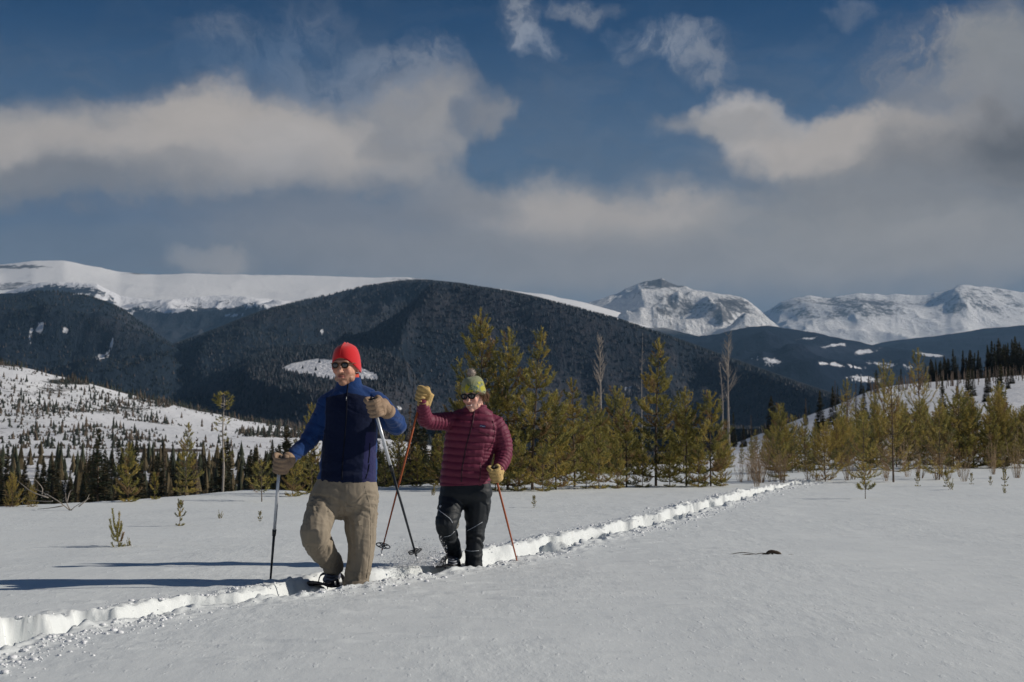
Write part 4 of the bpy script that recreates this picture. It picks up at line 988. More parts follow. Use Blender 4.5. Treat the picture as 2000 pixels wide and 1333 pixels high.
# treeline dots on the forested ridge are in its material; valley bottom woods:
r = np.random.default_rng(31); n = 80000
PXs = -250 + 2500 * r.random(n); Ds = np.exp(np.log(420) + (np.log(2350) - np.log(420)) * r.random(n) ** .8)
Xs = (PXs - 1000) / F * Ds; Zs = Hz(Xs, Ds, False); PYs = 850 - (Zs - CH) / Ds * F
dens = np.where(Ds > 1090, 1.0, 0.0) + .9 * np.clip((PXs - 520) / 200, 0, 1) * (Ds > 950) + .75 * np.clip((PXs - 850) / 120, 0, 1) * (PXs < 1560) * (Ds > 430)
dens = dens * np.where((PXs > 1560) & (Ds < 1000), 0, 1)
dens = np.where((PYs > 735) & (PYs < 750) & (PXs > 540) & (PXs < 740), dens, dens)
k_ = r.random(n) < dens
forest('forest', 'grey brown woods filling the valley floor', Xs[k_], Ds[k_], Zs[k_] - .3, (5 + 3.5 * r.random(n))[k_], (1.1 + Ds / 2200)[k_], tcols(int(k_.sum()), 7, .5, (.026, .034, .036), (.10, .085, .076)), 8, 5, 2)
# scattered trees and brush on the white hillside at left
n = 24000; PXs = -150 + 900 * r.random(n); Ds = 330 + 760 * r.random(n) ** .9
Xs = (PXs - 1000) / F * Ds; Zs = Hz(Xs, Ds, False); PYs = 850 - (Zs - CH) / Ds * F
cl = fbm(Xs / 45, Ds / 45, oct=4, seed=91); pr = np.clip(.12 + 1.7 * cl, 0.03, 1) * .6
pr = pr * np.where((PXs > 330) & (Ds < 900), .25, 1); pr = np.where((Ds > 980) & (PXs > 180), .6, pr)
pr = np.where(poly_mask(PXs, PYs, [(130, 800, 110, 9, 1), (240, 790, 110, 12, 1), (60, 702, 150, 14, 1), (170, 745, 60, 8, 1), (640, 850, 200, 8, .8)]) > .4, .8, pr)
k_ = r.random(n) < pr; hh = np.where(r.random(n) < .14, 2.2 + 3.6 * r.random(n) * np.clip(Ds / 700, .6, 1.2), .5 + 1.5 * r.random(n))
forest('hillside_brush', 'scattered conifers and brush on the white hillside at left', Xs[k_], Ds[k_], Zs[k_] - .2, hh[k_], (.42 + .10 * hh)[k_], tcols(int(k_.sum()), 9, .45, dark=(.045, .052, .040), light=(.12, .092, .066)), 10, 5, 2)
n = 900; PXs = -60 + 1000 * r.random(n); Ds = 190 + 150 * r.random(n)
Xs = (PXs - 1000) / F * Ds; Zs = Hz(Xs, Ds, False); hh = 3.0 + 4.6 * r.random(n) ** .8; k_ = r.random(n) < np.where(PXs > 300, .9, .45)
forest('forest', 'mass of conifers and saplings behind the front of the valley tree line', Xs[k_], Ds[k_], Zs[k_] - .3, hh[k_], (.35 + .10 * hh)[k_], tcols(int(k_.sum()), 12, .5, dark=(.045, .052, .030), light=(.11, .085, .045)), 13, 6, 2)
# burnt trunks on the right slope
T = MB(); r = np.random.default_rng(33)
for i_ in range(170):
    px = 1700 + 320 * r.random(); d = 330 + 110 * r.random(); p = base_at(px, d); h = 1.5 + 2.6 * r.random()
    T.tube([p - [0, 0, .3], p + [r.normal() * .08, 0, h]], [.11, .05], 4)
tag(link('dead_trunks', T.mesh('dead_trunks', [M['bark']])), 'thin dead trunks standing in rows on the right snowy slope', kind='stuff')
# ------------------------------------------------------------------ people
def unit(v): v = np.asarray(v, float); return v / (np.linalg.norm(v) + 1e-12)
def lin(*c): return tuple(((x / 255) / 12.92 if x <= 10 else ((x / 255 + .055) / 1.055) ** 2.4) for x in c)

def cloth(name, color, rough=.85, bump=(220, .25, .002), sheen=.3, var=.08, attr=False, spec=.2):
    return pmat(name, color, rough, bump, var, 14, attr=attr, sheen=sheen, spec=spec)
M['navy'] = cloth('navy_fleece', (1, 1, 1), .95, (140, .35, .003), .15, .10, attr=True, spec=.1)
M['khaki'] = cloth('khaki_nylon', (.27, .225, .168), .75, (90, .25, .003), .05, .08, spec=.25)
M['black_pants'] = cloth('black_softshell', (.0095, .0135, .018), .6, (120, .2, .002), .03, .15, spec=.35)
M['down'] = cloth('burgundy_ripstop', (.155, .024, .054), .60, (60, .35, .004), .0, .12, spec=.28)
M['red_knit'] = cloth('red_fleece', (.62, .012, .018), .9, (260, .3, .002), .4, .05)
M['red_in'] = cloth('red_lining', (.55, .06, .03), .8)
M['skin'] = pmat('skin', (1, 1, 1), .5, (120, .12, .002), .04, 30, attr=True, spec=.35)
M['skin'].node_tree.nodes['Principled BSDF'].inputs['Subsurface Weight'].default_value = .12
M['skin'].node_tree.nodes['Principled BSDF'].inputs['Subsurface Radius'].default_value = (.012, .005, .003)
M['glove_m'] = pmat('tan_work_leather', (.31, .215, .145), .8, (60, .6, .004), .2, 30)
M['glove_w'] = pmat('yellow_work_leather', (.52, .36, .15), .8, (60, .6, .004), .2, 30)
M['black'] = pmat('black_plastic', (.015, .015, .017), .4, spec=.5)
M['lens'] = pmat('dark_lens', (.008, .009, .012), .06, spec=.8, coat=.6)
M['horn'] = pmat('amber_frame', (.16, .07, .02), .3, spec=.5)
M['silver'] = pmat('silver_shaft', (.58, .60, .63), .35, metallic=.35, spec=.5)
M['dshaft'] = pmat('dark_shaft', (.03, .035, .042), .35, metallic=.3)
M['orange'] = pmat('orange_shaft', (.40, .10, .035), .45, var=.15, vscale=30)
M['metal'] = pmat('steel', (.35, .36, .38), .35, metallic=.9)
M['boot'] = pmat('boot_leather', (.055, .060, .075), .6, (50, .6, .004), .3, 20)
M['bootw'] = pmat('boot_trim', (.50, .53, .58), .6)
M['hairm'] = pmat('brown_hair', (.16, .075, .035), .5, spec=.4)
M['pompom'] = pmat('pompom_wool', (.50, .42, .36), .95, (90, 1, .01), .35, 60, sheen=.5)
M['pipe'] = pmat('reflective_piping', (.55, .58, .62), .4)
M['zip'] = pmat('zip', (.006, .008, .018), .75, spec=.15)
M['logo'] = pmat('logo_cloth', (.05, .045, .16), .7)
M['white_print'] = pmat('white_print', (.7, .72, .75), .6)
M['pocket'] = cloth('pocket_nylon', (.25, .21, .155), .75)
M['deck'] = pmat('snowshoe_deck', (.03, .03, .035), .5)
M['snowcake'] = M['crumb']

def knit_hat_mat():
    m = pmat('green_knit', (.22, .24, .09), .95, None, 0, 8, sheen=.4); k = NT(m.node_tree); b = k.n['Principled BSDF']
    t = k.new('ShaderNodeTexCoord').outputs['Object']; s = k.new('ShaderNodeSeparateXYZ'); k.put(s, 0, t)
    z = s.outputs[2]; a_ = k.math('ARCTAN2', s.outputs[0], s.outputs[1])
    v = k.new('ShaderNodeTexVoronoi'); k.put(v, 'Vector', k.vec('MULTIPLY', t, (1, 1, 1.1))); v.inputs['Scale'].default_value = 26
    pat = k.ramp(v.outputs['Distance'], .55, .45)
    band = k.math('MULTIPLY', k.ramp(z, .028, .036), k.ramp(z, .112, .100))
    c = k.mix(k.math('MULTIPLY', band, pat), (.30, .32, .17), (.55, .50, .03))
    edge_ = k.math('MULTIPLY', band, k.ramp(k.noise(t, 30, 2), .55, .62))
    c = k.mix(k.math('MULTIPLY', edge_, .8), c, (.045, .13, .10))
    k.put(b, 'Base Color', c)
    rib = k.math('ADD', k.math('SINE', k.math('MULTIPLY', a_, 46.0)), k.math('SINE', k.math('MULTIPLY', z, 1100.0)))
    bn = k.new('ShaderNodeBump'); bn.inputs['Strength'].default_value = .6; bn.inputs['Distance'].default_value = .002
    k.put(bn, 'Height', rib); k.l.new(bn.outputs[0], b.inputs['Normal']); return m
M['green_knit'] = knit_hat_mat()

def seg_dist(V, a, b):
    a = np.asarray(a, float); b = np.asarray(b, float); d = b - a; t = np.clip(((V - a) @ d) / (d @ d), 0, 1)
    return np.linalg.norm(V - a - t[:, None] * d, axis=1), t
def poly_dist(V, pts):
    best = np.full(len(V), 9.); s = np.zeros(len(V)); L = 0
    for a, b in zip(pts[:-1], pts[1:]):
        d, t = seg_dist(V, a, b); ln = np.linalg.norm(np.asarray(b) - a); k_ = d < best
        best = np.where(k_, d, best); s = np.where(k_, L + t * ln, s); L += ln
    return best, s

class Person:
    def __init__(s, name, label, D, px0, group=None):
        s.D = D; s.sc = F / D; s.org = P(px0, 850, D).copy(); s.org[2] = float(Hz(s.org[0], D, False)) - .24
        s.o = None; s.name = name; s.label = label; s.group = group
    def p(s, px, py, dy=0.0): return P(px, py, s.D + dy)
    def r(s, px): return px / s.sc
    def limb(s, mb, pts, depth=None, seg=14, res=16, dome=True):
        """pts: (px, py, dy, r_px[, depth_m])"""
        P3 = [s.p(a[0], a[1], a[2]) for a in pts]; R = [(s.r(a[3]), a[4] if len(a) > 4 else s.r(a[3])) for a in pts]
        mb.tube(P3, R, seg, side=(1, 0, .001), dome=dome, res=res); return P3
    def stack(s, mb, rows, seg=28, res=40, pw=2.4):
        """rows: (py, cx, halfwidth px, half depth m, dy) from bottom to top; horizontal superellipse rings"""
        data = catmull(np.array(rows, float), res); R = []
        th = np.arange(seg) * 2 * PI / seg; c, n = np.cos(th), np.sin(th)
        cx = np.sign(c) * np.abs(c) ** (2 / pw); cy = np.sign(n) * np.abs(n) ** (2 / pw)
        for (py, x, hw, hd, dy) in data:
            o = s.p(x, py, dy); R.append(np.stack([o[0] + cx * s.r(hw), o[1] + cy * hd, np.full(seg, o[2])], 1))
        mb.rings(R)
    def child(s, name, V, Fc, mats, smooth=True, col=None, mi=None, parent=None):
        me = mesh_np(name, np.asarray(V) - s.org, Fc, mats, smooth=smooth, col=col, mi=mi)
        return link(name, me, parent or s.o)
    def childmb(s, name, mb, mats, smooth=True, parent=None):
        V, Fc = mb.arrays(); return s.child(name, V, Fc, mats, smooth, parent=parent)

def surface(V, Q): return BVHTree.FromPolygons([Vector(v) for v in V], [tuple(int(i) for i in q) for q in Q])
def hit(bvh, px, py, off=.001):
    o = Vector((0, 0, CH)); t = Vector(P(px, py, 5.0)) - o; t.normalize()
    h, n, i, d = bvh.ray_cast(o, t)
    if h is None: return None
    return np.array(h) + np.array(n) * off, np.array(n)
def hitline(bvh, pts, n, off=.001):
    out = []
    for q_ in catmull(np.array(pts, float), n):
        h = hit(bvh, q_[0], q_[1], off)
        if h: out.append(h[0])
    return out

def make_head(pn, cpx, cpy, dy, yaw, pitch, roll, sz, male, hatpx):
    """skull, face, ears, nose, lips in one skin; x to the picture's right, -y towards the camera"""
    mb = MB(); k = sz
    rot = Matrix.Rotation(yaw, 3, 'Z') @ Matrix.Rotation(pitch, 3, 'X') @ Matrix.Rotation(roll, 3, 'Y')
    R = np.array(rot); c = pn.p(cpx, cpy, dy)
    T = lambda v: c + R @ (np.asarray(v, float) * k)
    def E(cc, rr): 
        mb.ell(T(cc), np.asarray(rr) * k, R, 22, 14)
    E((0, .012, .030), (.074, .094, .088)); E((0, -.022, -.015), (.064, .068, .082)); E((0, -.030, -.062), (.050, .052, .048))
    E((0, -.058, -.092), (.026 if male else .020, .028, .022)); E((0, -.080, .028), (.050, .018, .016))
    for sx in (-1, 1):
        E((sx * .036, -.066, -.022), (.022, .022, .022)); E((sx * .045, -.020, -.068), (.016, .036, .022) if male else (.010, .030, .018))
        E((sx * .074, .010, -.005), (.009, .018, .030)); E((sx * .031, -.079, .014), (.014, .010, .009))
    mb.tube([T((0, -.086, .018)), T((0, -.098, -.008)), T((0, -.106, -.026))], [.008 * k, .010 * k, .0125 * k], 10, dome=True)
    for sx in (-1, 1): E((sx * .013, -.093, -.029), (.009, .010, .007))
    E((0, -.090, -.053), (.022, .008, .0045)); E((0, -.089, -.064), (.019, .009, .006))
    # neck
    mb.tube([T((0, .018, -.05)), T((0, .030, -.10)), pn.p(cpx + (5 if male else 4), cpy + hatpx, dy + .05)], [.056 * k, .054 * k, .062 * k], 14, dome=True)
    V, N, Q = fuse(mb, .0042, 2)
    L = (V - c) @ R / k
    base = np.array([.66, .36, .25]) if male else np.array([.76, .44, .34])
    col = np.tile(base, (len(V), 1)) * (1 + .10 * fbm(L[:, 0] * 40, L[:, 1] * 40, L[:, 2] * 40, oct=3, seed=2))[:, None]
    lip = np.exp(-((L[:, 0] / .026) ** 4 + ((L[:, 2] + .058) / .0105) ** 4)) * (L[:, 1] < -.07)
    col = col * (1 - lip[:, None]) + np.array([.45, .17, .14]) * lip[:, None]
    mouth = np.exp(-((L[:, 0] / .024) ** 4 + ((L[:, 2] + .0585) / (.0022 if male else .0036)) ** 4)) * (L[:, 1] < -.07)
    col = col * (1 - mouth[:, None]) + (np.array([.10, .03, .03]) if male else np.array([.62, .58, .52])) * mouth[:, None]
    ck = np.exp(-(((np.abs(L[:, 0]) - .038) / .02) ** 2 + ((L[:, 2] + .025) / .02) ** 2)) * (L[:, 1] < -.03)
    col[:, 1:] *= (1 - .18 * ck)[:, None]
    if male:
        st = np.clip((-.030 - L[:, 2]) / .018, 0, 1) * (L[:, 1] < .02) * (L[:, 2] > -.13) * (1 - lip) * (.6 + .5 * vnoise(L[:, 0] * 260, L[:, 2] * 260, L[:, 1] * 260))
        st = np.maximum(st, np.exp(-((L[:, 0] / .028) ** 4 + ((L[:, 2] + .044) / .006) ** 2)) * (L[:, 1] < -.07)); st = st * np.clip(1.2 - np.exp(-((np.abs(L[:, 0]) - .035) ** 2 + (L[:, 2] + .04) ** 2) / .0003), .25, 1)
        col = col * (1 - .55 * st[:, None]) + np.array([.15, .075, .04]) * .55 * st[:, None]
    return V, Q, col, T, R, c, k

def glove(pn, grip, axis, wrist, voxel=.0036, r0=.017, size=1.0, thumb_side=1, fingers_dir=1):
    """a fist closed round a pole: axis is the pole direction (towards the top), wrist the arm end"""
    a = unit(axis); b = unit(np.asarray(wrist) - grip - a * np.dot(np.asarray(wrist) - grip, a)); c = np.cross(a, b) * fingers_dir
    g = np.asarray(grip, float); mb = MB(); s_ = size
    T = lambda u, v, w_: g + (a * u + b * v + c * w_) * s_
    # palm: slab behind the pole, a little to the knuckle side
    mb.tube([T(-.040, .030, .012), T(-.012, .036, .016), T(.018, .036, .016), T(.040, .030, .010)], [(.024 * s_, .017 * s_)] * 4, 12, dome=True)
    mb.tube([T(0, .030, .014), T(.0, .058, .008), np.asarray(wrist)], [.036 * s_, .034 * s_, .036 * s_], 14, dome=True)
    for i_, (h, ln, rr) in enumerate([(.038, 1.0, .0118), (.012, 1.08, .0124), (-.014, 1.02, .0118), (-.038, .86, .0105)]):
        R_ = .033; pts = []
        for t_ in np.linspace(0, 1, 6):
            ang_ = math.radians(62 + 215 * t_ * ln)        # from the knuckle over the front of the pole and back to the palm
            pts.append(T(h + .002 * math.sin(t_ * 3), math.cos(ang_) * R_ * (1 - .16 * t_), math.sin(ang_) * R_ * (1.12 - .20 * t_)))
        mb.tube(pts, np.array([1.12, 1.08, 1.03, 1.0, .95, .85]) * rr * s_, 8, dome=True, res=12)
    mb.tube([T(.022, .040, -.014), T(.044, .012, -.036), T(.050, -.018, -.026), T(.046, -.034, -.002)], np.array([.017, .0155, .0145, .0120]) * s_, 9, dome=True, res=12)
    V, N, Q = fuse(mb, voxel, 1, .4)
    w_ = fbm(V[:, 0] * 45, V[:, 1] * 45, V[:, 2] * 45, oct=3, seed=6); V = V + N * (w_ * .0016)[:, None]
    return V, Q

def hat_shell(T, prof, edge, seg=48, rows=18, thick=.004, k=1.0, fold=None):
    """prof(t, a) -> point in head space; t 0 top .. 1 rim"""
    R = []
    for t in np.linspace(0.02, 1, rows): R.append([T(prof(t, a)) for a in np.arange(seg) * 2 * PI / seg])
    R2 = []
    for t in np.linspace(1, .72, 4): R2.append([T(np.asarray(prof(t, a)) * np.array([.945, .945, 1])) for a in np.arange(seg) * 2 * PI / seg])
    mb = MB(); mb.rings(np.array(R + R2), cap=True); return mb

def sunglasses(pn, T, k, frame, wide, big):
    root = None; lens_w, lens_h, z0 = (.0235, .0195, .012) if not big else (.028, .0215, .012)
    fr = MB(); first = None
    def pt(sx, u, v, bulge=0): 
        x = sx * (.0305 if not big else .031) + u; y = -.101 + .35 * x * x / .09 * 1.0 - bulge; y = -.102 + 3.2 * x * x - bulge
        return T((x, y, z0 + v))
    lensm = []
    for sx in (-1, 1):
        ring = []
        for a in np.arange(28) * 2 * PI / 28:
            u = lens_w * math.copysign(abs(math.cos(a)) ** .85, math.cos(a)); v = lens_h * math.copysign(abs(math.sin(a)) ** .85, math.sin(a))
            if v < 0: u *= .9
            if v > 0: v *= .86
            ring.append(pt(sx, u, v))
        loop = ring + [ring[0], ring[1]]
        fr.tube(loop, .0022 * wide * k, 6, cap=False)
        cen = pt(sx, 0, 0, .002); L = MB(); R1 = np.array(ring); R0 = R1 * .5 + cen * .5
        L.rings([R1, R0, R0 * .1 + cen * .9]); lensm.append(L)
    fr.tube([pt(-1, .02, .006), pt(0, 0, .009, .002), pt(1, -.02, .006)], .0024 * wide * k, 6)
    for sx in (-1, 1):
        fr.tube([pt(sx, sx * lens_w, .008), T((sx * .0735, -.06, z0 + .010)), T((sx * .0785, .0, z0 + .008)), T((sx * .079, .02, z0 - .006))], [.0026 * k * wide, .0022 * k, .002 * k, .002 * k], 6)
    o = pn.childmb('sunglasses', fr, [frame])
    for L in lensm: pn.childmb('lens', L, [M['lens']], parent=o)
    return o

def ski_pole(name, label, group, grip, tip, upper, lower, split=.45, basket='ring', rad=.0085, bpos=.07, top_ext=.055, strap=True):
    grip = np.asarray(grip, float); tip = np.asarray(tip, float); d = unit(tip - grip); L = np.linalg.norm(tip - grip)
    root = empty(name, tip); tag(root, label, 'pole', group)
    C_ = lambda nm, mb, mt, par=None: link(nm, mb.mesh(nm, [mt], off=tip), par or root)
    at_ = lambda s_: grip + d * s_
    if upper is lower:
        C_('shaft', MB().tube([at_(.03), at_(L * .5), at_(L - .05)], [rad, rad * .9, rad * .62], 10), upper)
    else:
        C_('upper_shaft', MB().tube([at_(.03), at_(L * split)], [rad * 1.1, rad * 1.1], 10), upper)
        C_('lower_shaft', MB().tube([at_(L * split - .02), at_(L - .05)], [rad * .95, rad * .7], 10), lower)
        C_('collar', MB().tube([at_(L * split - .03), at_(L * split + .012)], [rad * 1.45, rad * 1.3], 10), M['black'])
    C_('tip', MB().tube([at_(L - .055), at_(L)], [rad * .6, .0012], 8), M['metal'])
    g_ = C_('grip', MB().tube([at_(-top_ext), at_(-top_ext + .02), at_(0), at_(.05), at_(.065)], [.010, .0165, .0145, .0155, .010], 12, dome=True), M['black'])
    _, u, v = frame_of(d)
    if strap:
        q_ = at_(-top_ext + .012); C_('strap', MB().tube([q_, q_ + u * .03 - d * .01, q_ + u * .045 + d * .05, q_ + u * .03 + d * .10, q_ + u * .008 + d * .05], [(.008, .0015)] * 5, 6, res=14), M['black'])
    if basket:
        cen = at_(L - bpos)
        bm = MB()
        if basket == 'ring':
            n_ = 28; ring = [cen + (u * math.cos(a) + v * math.sin(a)) * .052 for a in np.arange(n_ + 2) * 2 * PI / n_]
            bm.tube(ring, .0042, 7, cap=False)
            for a in (0, PI / 2, PI, 1.5 * PI): bm.tube([cen, cen + (u * math.cos(a) + v * math.sin(a)) * .050], [.005, .0035], 6)
        else:
            for i_ in range(5):
                a0 = i_ * 2 * PI / 5 + .3; cc = cen + (u * math.cos(a0) + v * math.sin(a0)) * .029
                ring = [cc + (u * math.cos(a) + v * math.sin(a)) * .0165 for a in np.arange(16) * 2 * PI / 14]
                bm.tube(ring, .0038, 6, cap=False)
        bm.tube([cen - d * .012, cen + d * .014], [.011, .009], 10); C_('basket', bm, M['black'])
    return root

def boot_mesh(pn, ankle, toe, heel, up, k=1.0):
    a, t, h = (np.asarray(v, float) for v in (ankle, toe, heel)); u = unit(up); mb = MB()
    mb.tube([h + u * .035, (h + t) / 2 + u * .040, t + u * .026], [(.038 * k, .040 * k), (.042 * k, .038 * k), (.035 * k, .024 * k)], 14, dome=True, res=12)
    mb.tube([a + u * .05, a, h * .65 + t * .35 + u * .05], [.050 * k, .045 * k, .040 * k], 14, dome=True)
    return fuse(mb, .006, 2)

def snowshoe(label, group, nose, tail, up, width=.20, mat=None):
    nose, tail = np.asarray(nose, float), np.asarray(tail, float); d = unit(nose - tail); u = unit(np.asarray(up) - d * np.dot(up, d)); w_ = np.cross(d, u); L = np.linalg.norm(nose - tail)
    c = (nose + tail) / 2; root = empty('snowshoe', c); tag(root, label, 'snowshoe', group)
    ring = []
    for a in np.arange(44) * 2 * PI / 44:
        s_, x = math.cos(a), math.sin(a)
        ring.append(c + d * L / 2 * math.copysign(abs(s_) ** .7, s_) + w_ * width / 2 * math.copysign(abs(x) ** .6, x) * (1 - .18 * (s_ < 0) * abs(s_)) + u * max(0, s_ - .6) * .07)
    fr = MB().tube(ring + ring[:2], .0085, 8, cap=False); link('frame', fr.mesh('frame', [M['black'] if mat is None else mat], off=c), root)
    dk = MB(); R1 = np.array(ring); R0 = c + (R1 - c) * .05
    dk.rings([R0 + u * .002, R1 * .94 + c * .06 + u * .002, R1 * .94 + c * .06 - u * .002, R0 - u * .002], cap=True); link('deck', dk.mesh('deck', [M['deck']], off=c), root)
    bd = MB(); q_ = c + d * .04
    for s_ in (-.05, .02, .08):
        bd.tube([q_ + d * s_ - w_ * .06, q_ + d * s_ - w_ * .045 + u * .05, q_ + d * s_ + u * .078, q_ + d * s_ + w_ * .045 + u * .06, q_ + d * s_ + w_ * .06], [(.012, .003)] * 5, 6, res=12)
    link('binding', bd.mesh('binding', [M['black']], off=c), root)
    cl = MB(); 
    for s_ in (-1, 1): cl.tube([q_ + w_ * s_ * .04, q_ + w_ * s_ * .04 - u * .03], [.008, .002], 5)
    link('crampon', cl.mesh('crampon', [M['metal']], off=c), root)
    return root

def displace(V, N, amt): return V + N * np.asarray(amt)[:, None]

# ================================================================== the man
mn = Person('person', 'x', 9.3, 690)
hv, hq, hc, T, R, hcen, hk = make_head(mn, 676, 717, -.04, math.radians(-15), math.radians(3), 0, 1.08, True, 42)
# head and neck with a plain torso under the clothes: one continuous body
mn.o = link('person', mesh_np('person', hv - mn.org, hq, [M['skin']], col=hc), None, mn.org)
tag(mn.o, 'man in red beanie, blue jacket and khaki trousers striding through snow with poles', 'person', 'hikers on snowshoes')

# trousers
tb = MB()
mn.stack(tb, [(1016, 662, 6, .05, .02), (1009, 663, 22, .08, .02), (1001, 667, 46, .115, .02), (990, 671, 65, .145, .01), (968, 673, 65, .150, 0), (950, 676, 60, .145, 0), (932, 679, 54, .132, 0), (915, 680, 50, .125, 0)])
stance = [(707, 942, .0, 27, .12), (707, 962, .01, 32, .130), (705, 985, .02, 34, .127), (704, 1025, .02, 32, .120), (706, 1060, .01, 28, .106), (703, 1095, .01, 25, .096), (697, 1130, .01, 26, .094), (694, 1165, .01, 25, .090)]
swing = [(649, 940, .0, 27, .12), (643, 960, -.01, 32, .128), (637, 982, -.03, 33, .122), (622, 1013, -.10, 29.5, .112), (615, 1042, -.16, 27, .104), (626, 1068, -.07, 25, .096), (643, 1092, .04, 22, .086), (653, 1111, .11, 18, .066)]
lp1 = mn.limb(tb, stance, res=24, dome=False); lp2 = mn.limb(tb, swing, res=28, dome=False)
V, N, Q = fuse(tb, .0058, 6, .5)
Z = V[:, 2]; X = V[:, 0]
d1, s1 = poly_dist(V, lp1); d2, s2 = poly_dist(V, lp2); on2 = d2 < d1
s_ = np.where(on2, s2, s1)
fold = fbm(X * 5 + np.where(on2, 3, 9), s_ * 24 + fbm(X * 9, V[:, 1] * 9, Z * 6, oct=2, seed=3) * 2.2, oct=3, seed=12)
vert = fbm(X * 26, V[:, 1] * 26, Z * 4.5, oct=3, seed=14)
knee = np.exp(-((s_ - np.where(on2, .42, .74)) / .16) ** 2); hipw = np.exp(-((Z - (mn.p(0, 985)[2])) / .09) ** 2)
ankle = np.clip((s_ - np.where(on2, .54, .50)) / .15, 0, 1)
sharp = np.sign(fold) * np.abs(fold) ** .7
crs = (1 - np.clip(np.abs(fbm(X * 4 + 5, s_ * 13 + X * 3 * (on2 * 2 - 1) + fbm(X * 7, V[:, 1] * 7, Z * 5, oct=2, seed=8), oct=2, seed=18)) * 5, 0, 1)) ** 2
cr2 = (1 - np.clip(np.abs(fbm(X * 15, V[:, 1] * 15 + 4, Z * 6, oct=2, seed=19)) * 5, 0, 1)) ** 2
V = displace(V, N, -.0050 * crs * (.4 + np.maximum(hipw, knee)) - .0018 * cr2)
V = displace(V, N, sharp * (.003 + .011 * on2 * np.maximum(hipw, knee) + .010 * (~on2) * hipw + .013 * ankle) + vert * (.008 * (~on2) * np.clip(s_ / .3, .2, 1) + .006 * on2))
tr = mn.child('trousers', V, Q, [M['khaki']]); tr['label'] = 'baggy khaki trousers'
bv = surface(V, Q)
for (pts) in ([(612, 990), (640, 991), (641, 1000), (613, 999)], [(700, 1018), (728, 1012), (729, 1021), (701, 1027)]):
    hs = [hit(bv, a, b, .005) for a, b in pts]
    if all(hs):
        q4 = np.array([h[0] for h in hs]); nrm = hs[0][1]
        mb_ = MB(); mb_.rings([q4 - nrm * .004, q4 + nrm * .001]); mn.childmb('pocket_flap', mb_, [M['pocket']], smooth=False, parent=tr)
for seam in ([(712, 950), (722, 990), (724, 1040), (722, 1085), (716, 1130)], [(664, 948), (664, 975), (664, 1000)]):
    ln_ = hitline(bv, seam, 18, .0005)
    if len(ln_) > 3: mn.childmb('seam', MB().tube(ln_, .0018, 5), [M['pocket']], parent=tr)

# jacket
jb = MB()
mn.stack(jb, [(943, 679, 57.5, .140, 0), (935, 679, 57.5, .140, 0), (915, 680, 56, .136, 0), (885, 682, 54.5, .130, 0), (855, 683, 54, .130, 0), (825, 684, 54.5, .134, 0), (800, 685, 55, .134, 0), (780, 685, 50, .118, 0), (768, 684, 38, .102, 0.0), (759, 683, 29, .088, 0.0), (750, 682, 24.5, .078, 0.0), (742, 681.5, 23.5, .075, 0.0), (738, 681.5, 22.5, .072, 0.0)], res=56)
armL = [(651, 786, .01, 23, .080), (636, 806, .0, 22.5, .078), (620, 832, -.01, 20.5, .074), (607, 855, -.03, 19, .068), (590, 874, -.09, 16.5, .060), (570, 893, -.16, 13, .048), (563, 899, -.19, 11.5, .043)]
armR = [(722, 783, .01, 24, .082), (742, 795, .0, 23.5, .080), (758, 815, -.02, 22.5, .076), (771, 829, -.06, 21.5, .072), (774, 828, -.12, 19.5, .066), (766, 815, -.22, 16.5, .057), (757, 803, -.31, 14, .050)]
apL = mn.limb(jb, armL, res=26); apR = mn.limb(jb, armR, res=30)
mn.limb(jb, [(660, 776, 0, 20, .07), (636, 790, 0, 19, .07)], res=6); mn.limb(jb, [(706, 772, 0, 20, .07), (734, 783, 0, 20, .07)], res=6)
V, N, Q = fuse(jb, .0058, 6, .5)
dL, sL = poly_dist(V, apL); dR, sR = poly_dist(V, apR)
cx = mn.p(682, 800)[0]; arm = (np.minimum(dL, dR) < .092) & (np.abs(V[:, 0] - cx) > mn.r(43)); s_ = np.where(dL < dR, sL, sR)
f = fbm(V[:, 0] * 14, V[:, 1] * 14, V[:, 2] * 22, oct=5, seed=22, gain=.6)
ringf = fbm(s_ * 20, np.where(dL < dR, 3., 8.) + V[:, 0] * 4, oct=3, seed=23)
lowf = fbm(V[:, 0] * 5, V[:, 2] * 22, oct=3, seed=24) * np.clip((mn.p(0, 880)[2] - V[:, 2]) / .1, 0, 1)
cj = (1 - np.clip(np.abs(fbm(V[:, 0] * 5, V[:, 2] * 13 + V[:, 0] * 6, oct=2, seed=28)) * 5, 0, 1)) ** 2
V = displace(V, N, -.006 * cj * (.4 + arm))
V = displace(V, N, f * .0055 + ringf * .012 * arm * np.clip(1.2 - np.abs(s_ - .27) / .2, .25, 1) + lowf * .010 * (~arm))
z_yoke = mn.p(0, 768)[2]
lx = (V[:, 0] - mn.p(684, 800)[0]) * mn.sc
royal = arm | (V[:, 2] > z_yoke + np.abs(lx) * -.0007) | (np.abs(lx) > 54 - 2)
side_ = (~royal) & (lx > 38 + 8 * np.clip((mn.p(0, 800)[2] - V[:, 2]) / .4, 0, 1) * -1.2) & (V[:, 2] < mn.p(0, 845)[2])
col = np.where(royal[:, None], np.array([.014, .045, .155]), np.array([.0068, .0120, .038]))
col = np.where(side_[:, None], np.array([.028, .030, .095]), col)
jk = mn.child('jacket', V, Q, [M['navy']], col=col); jk['label'] = 'navy fronted jacket with royal blue sleeves and yoke'
bj = surface(V, Q)
zl = hitline(bj, [(680, 748), (677.5, 775), (676, 820), (672, 870), (669, 905), (668, 938)], 40, .0015)
mn.childmb('zip', MB().tube(zl, [(.0045, .002)] * len(zl), 6), [M['zip']], parent=jk)
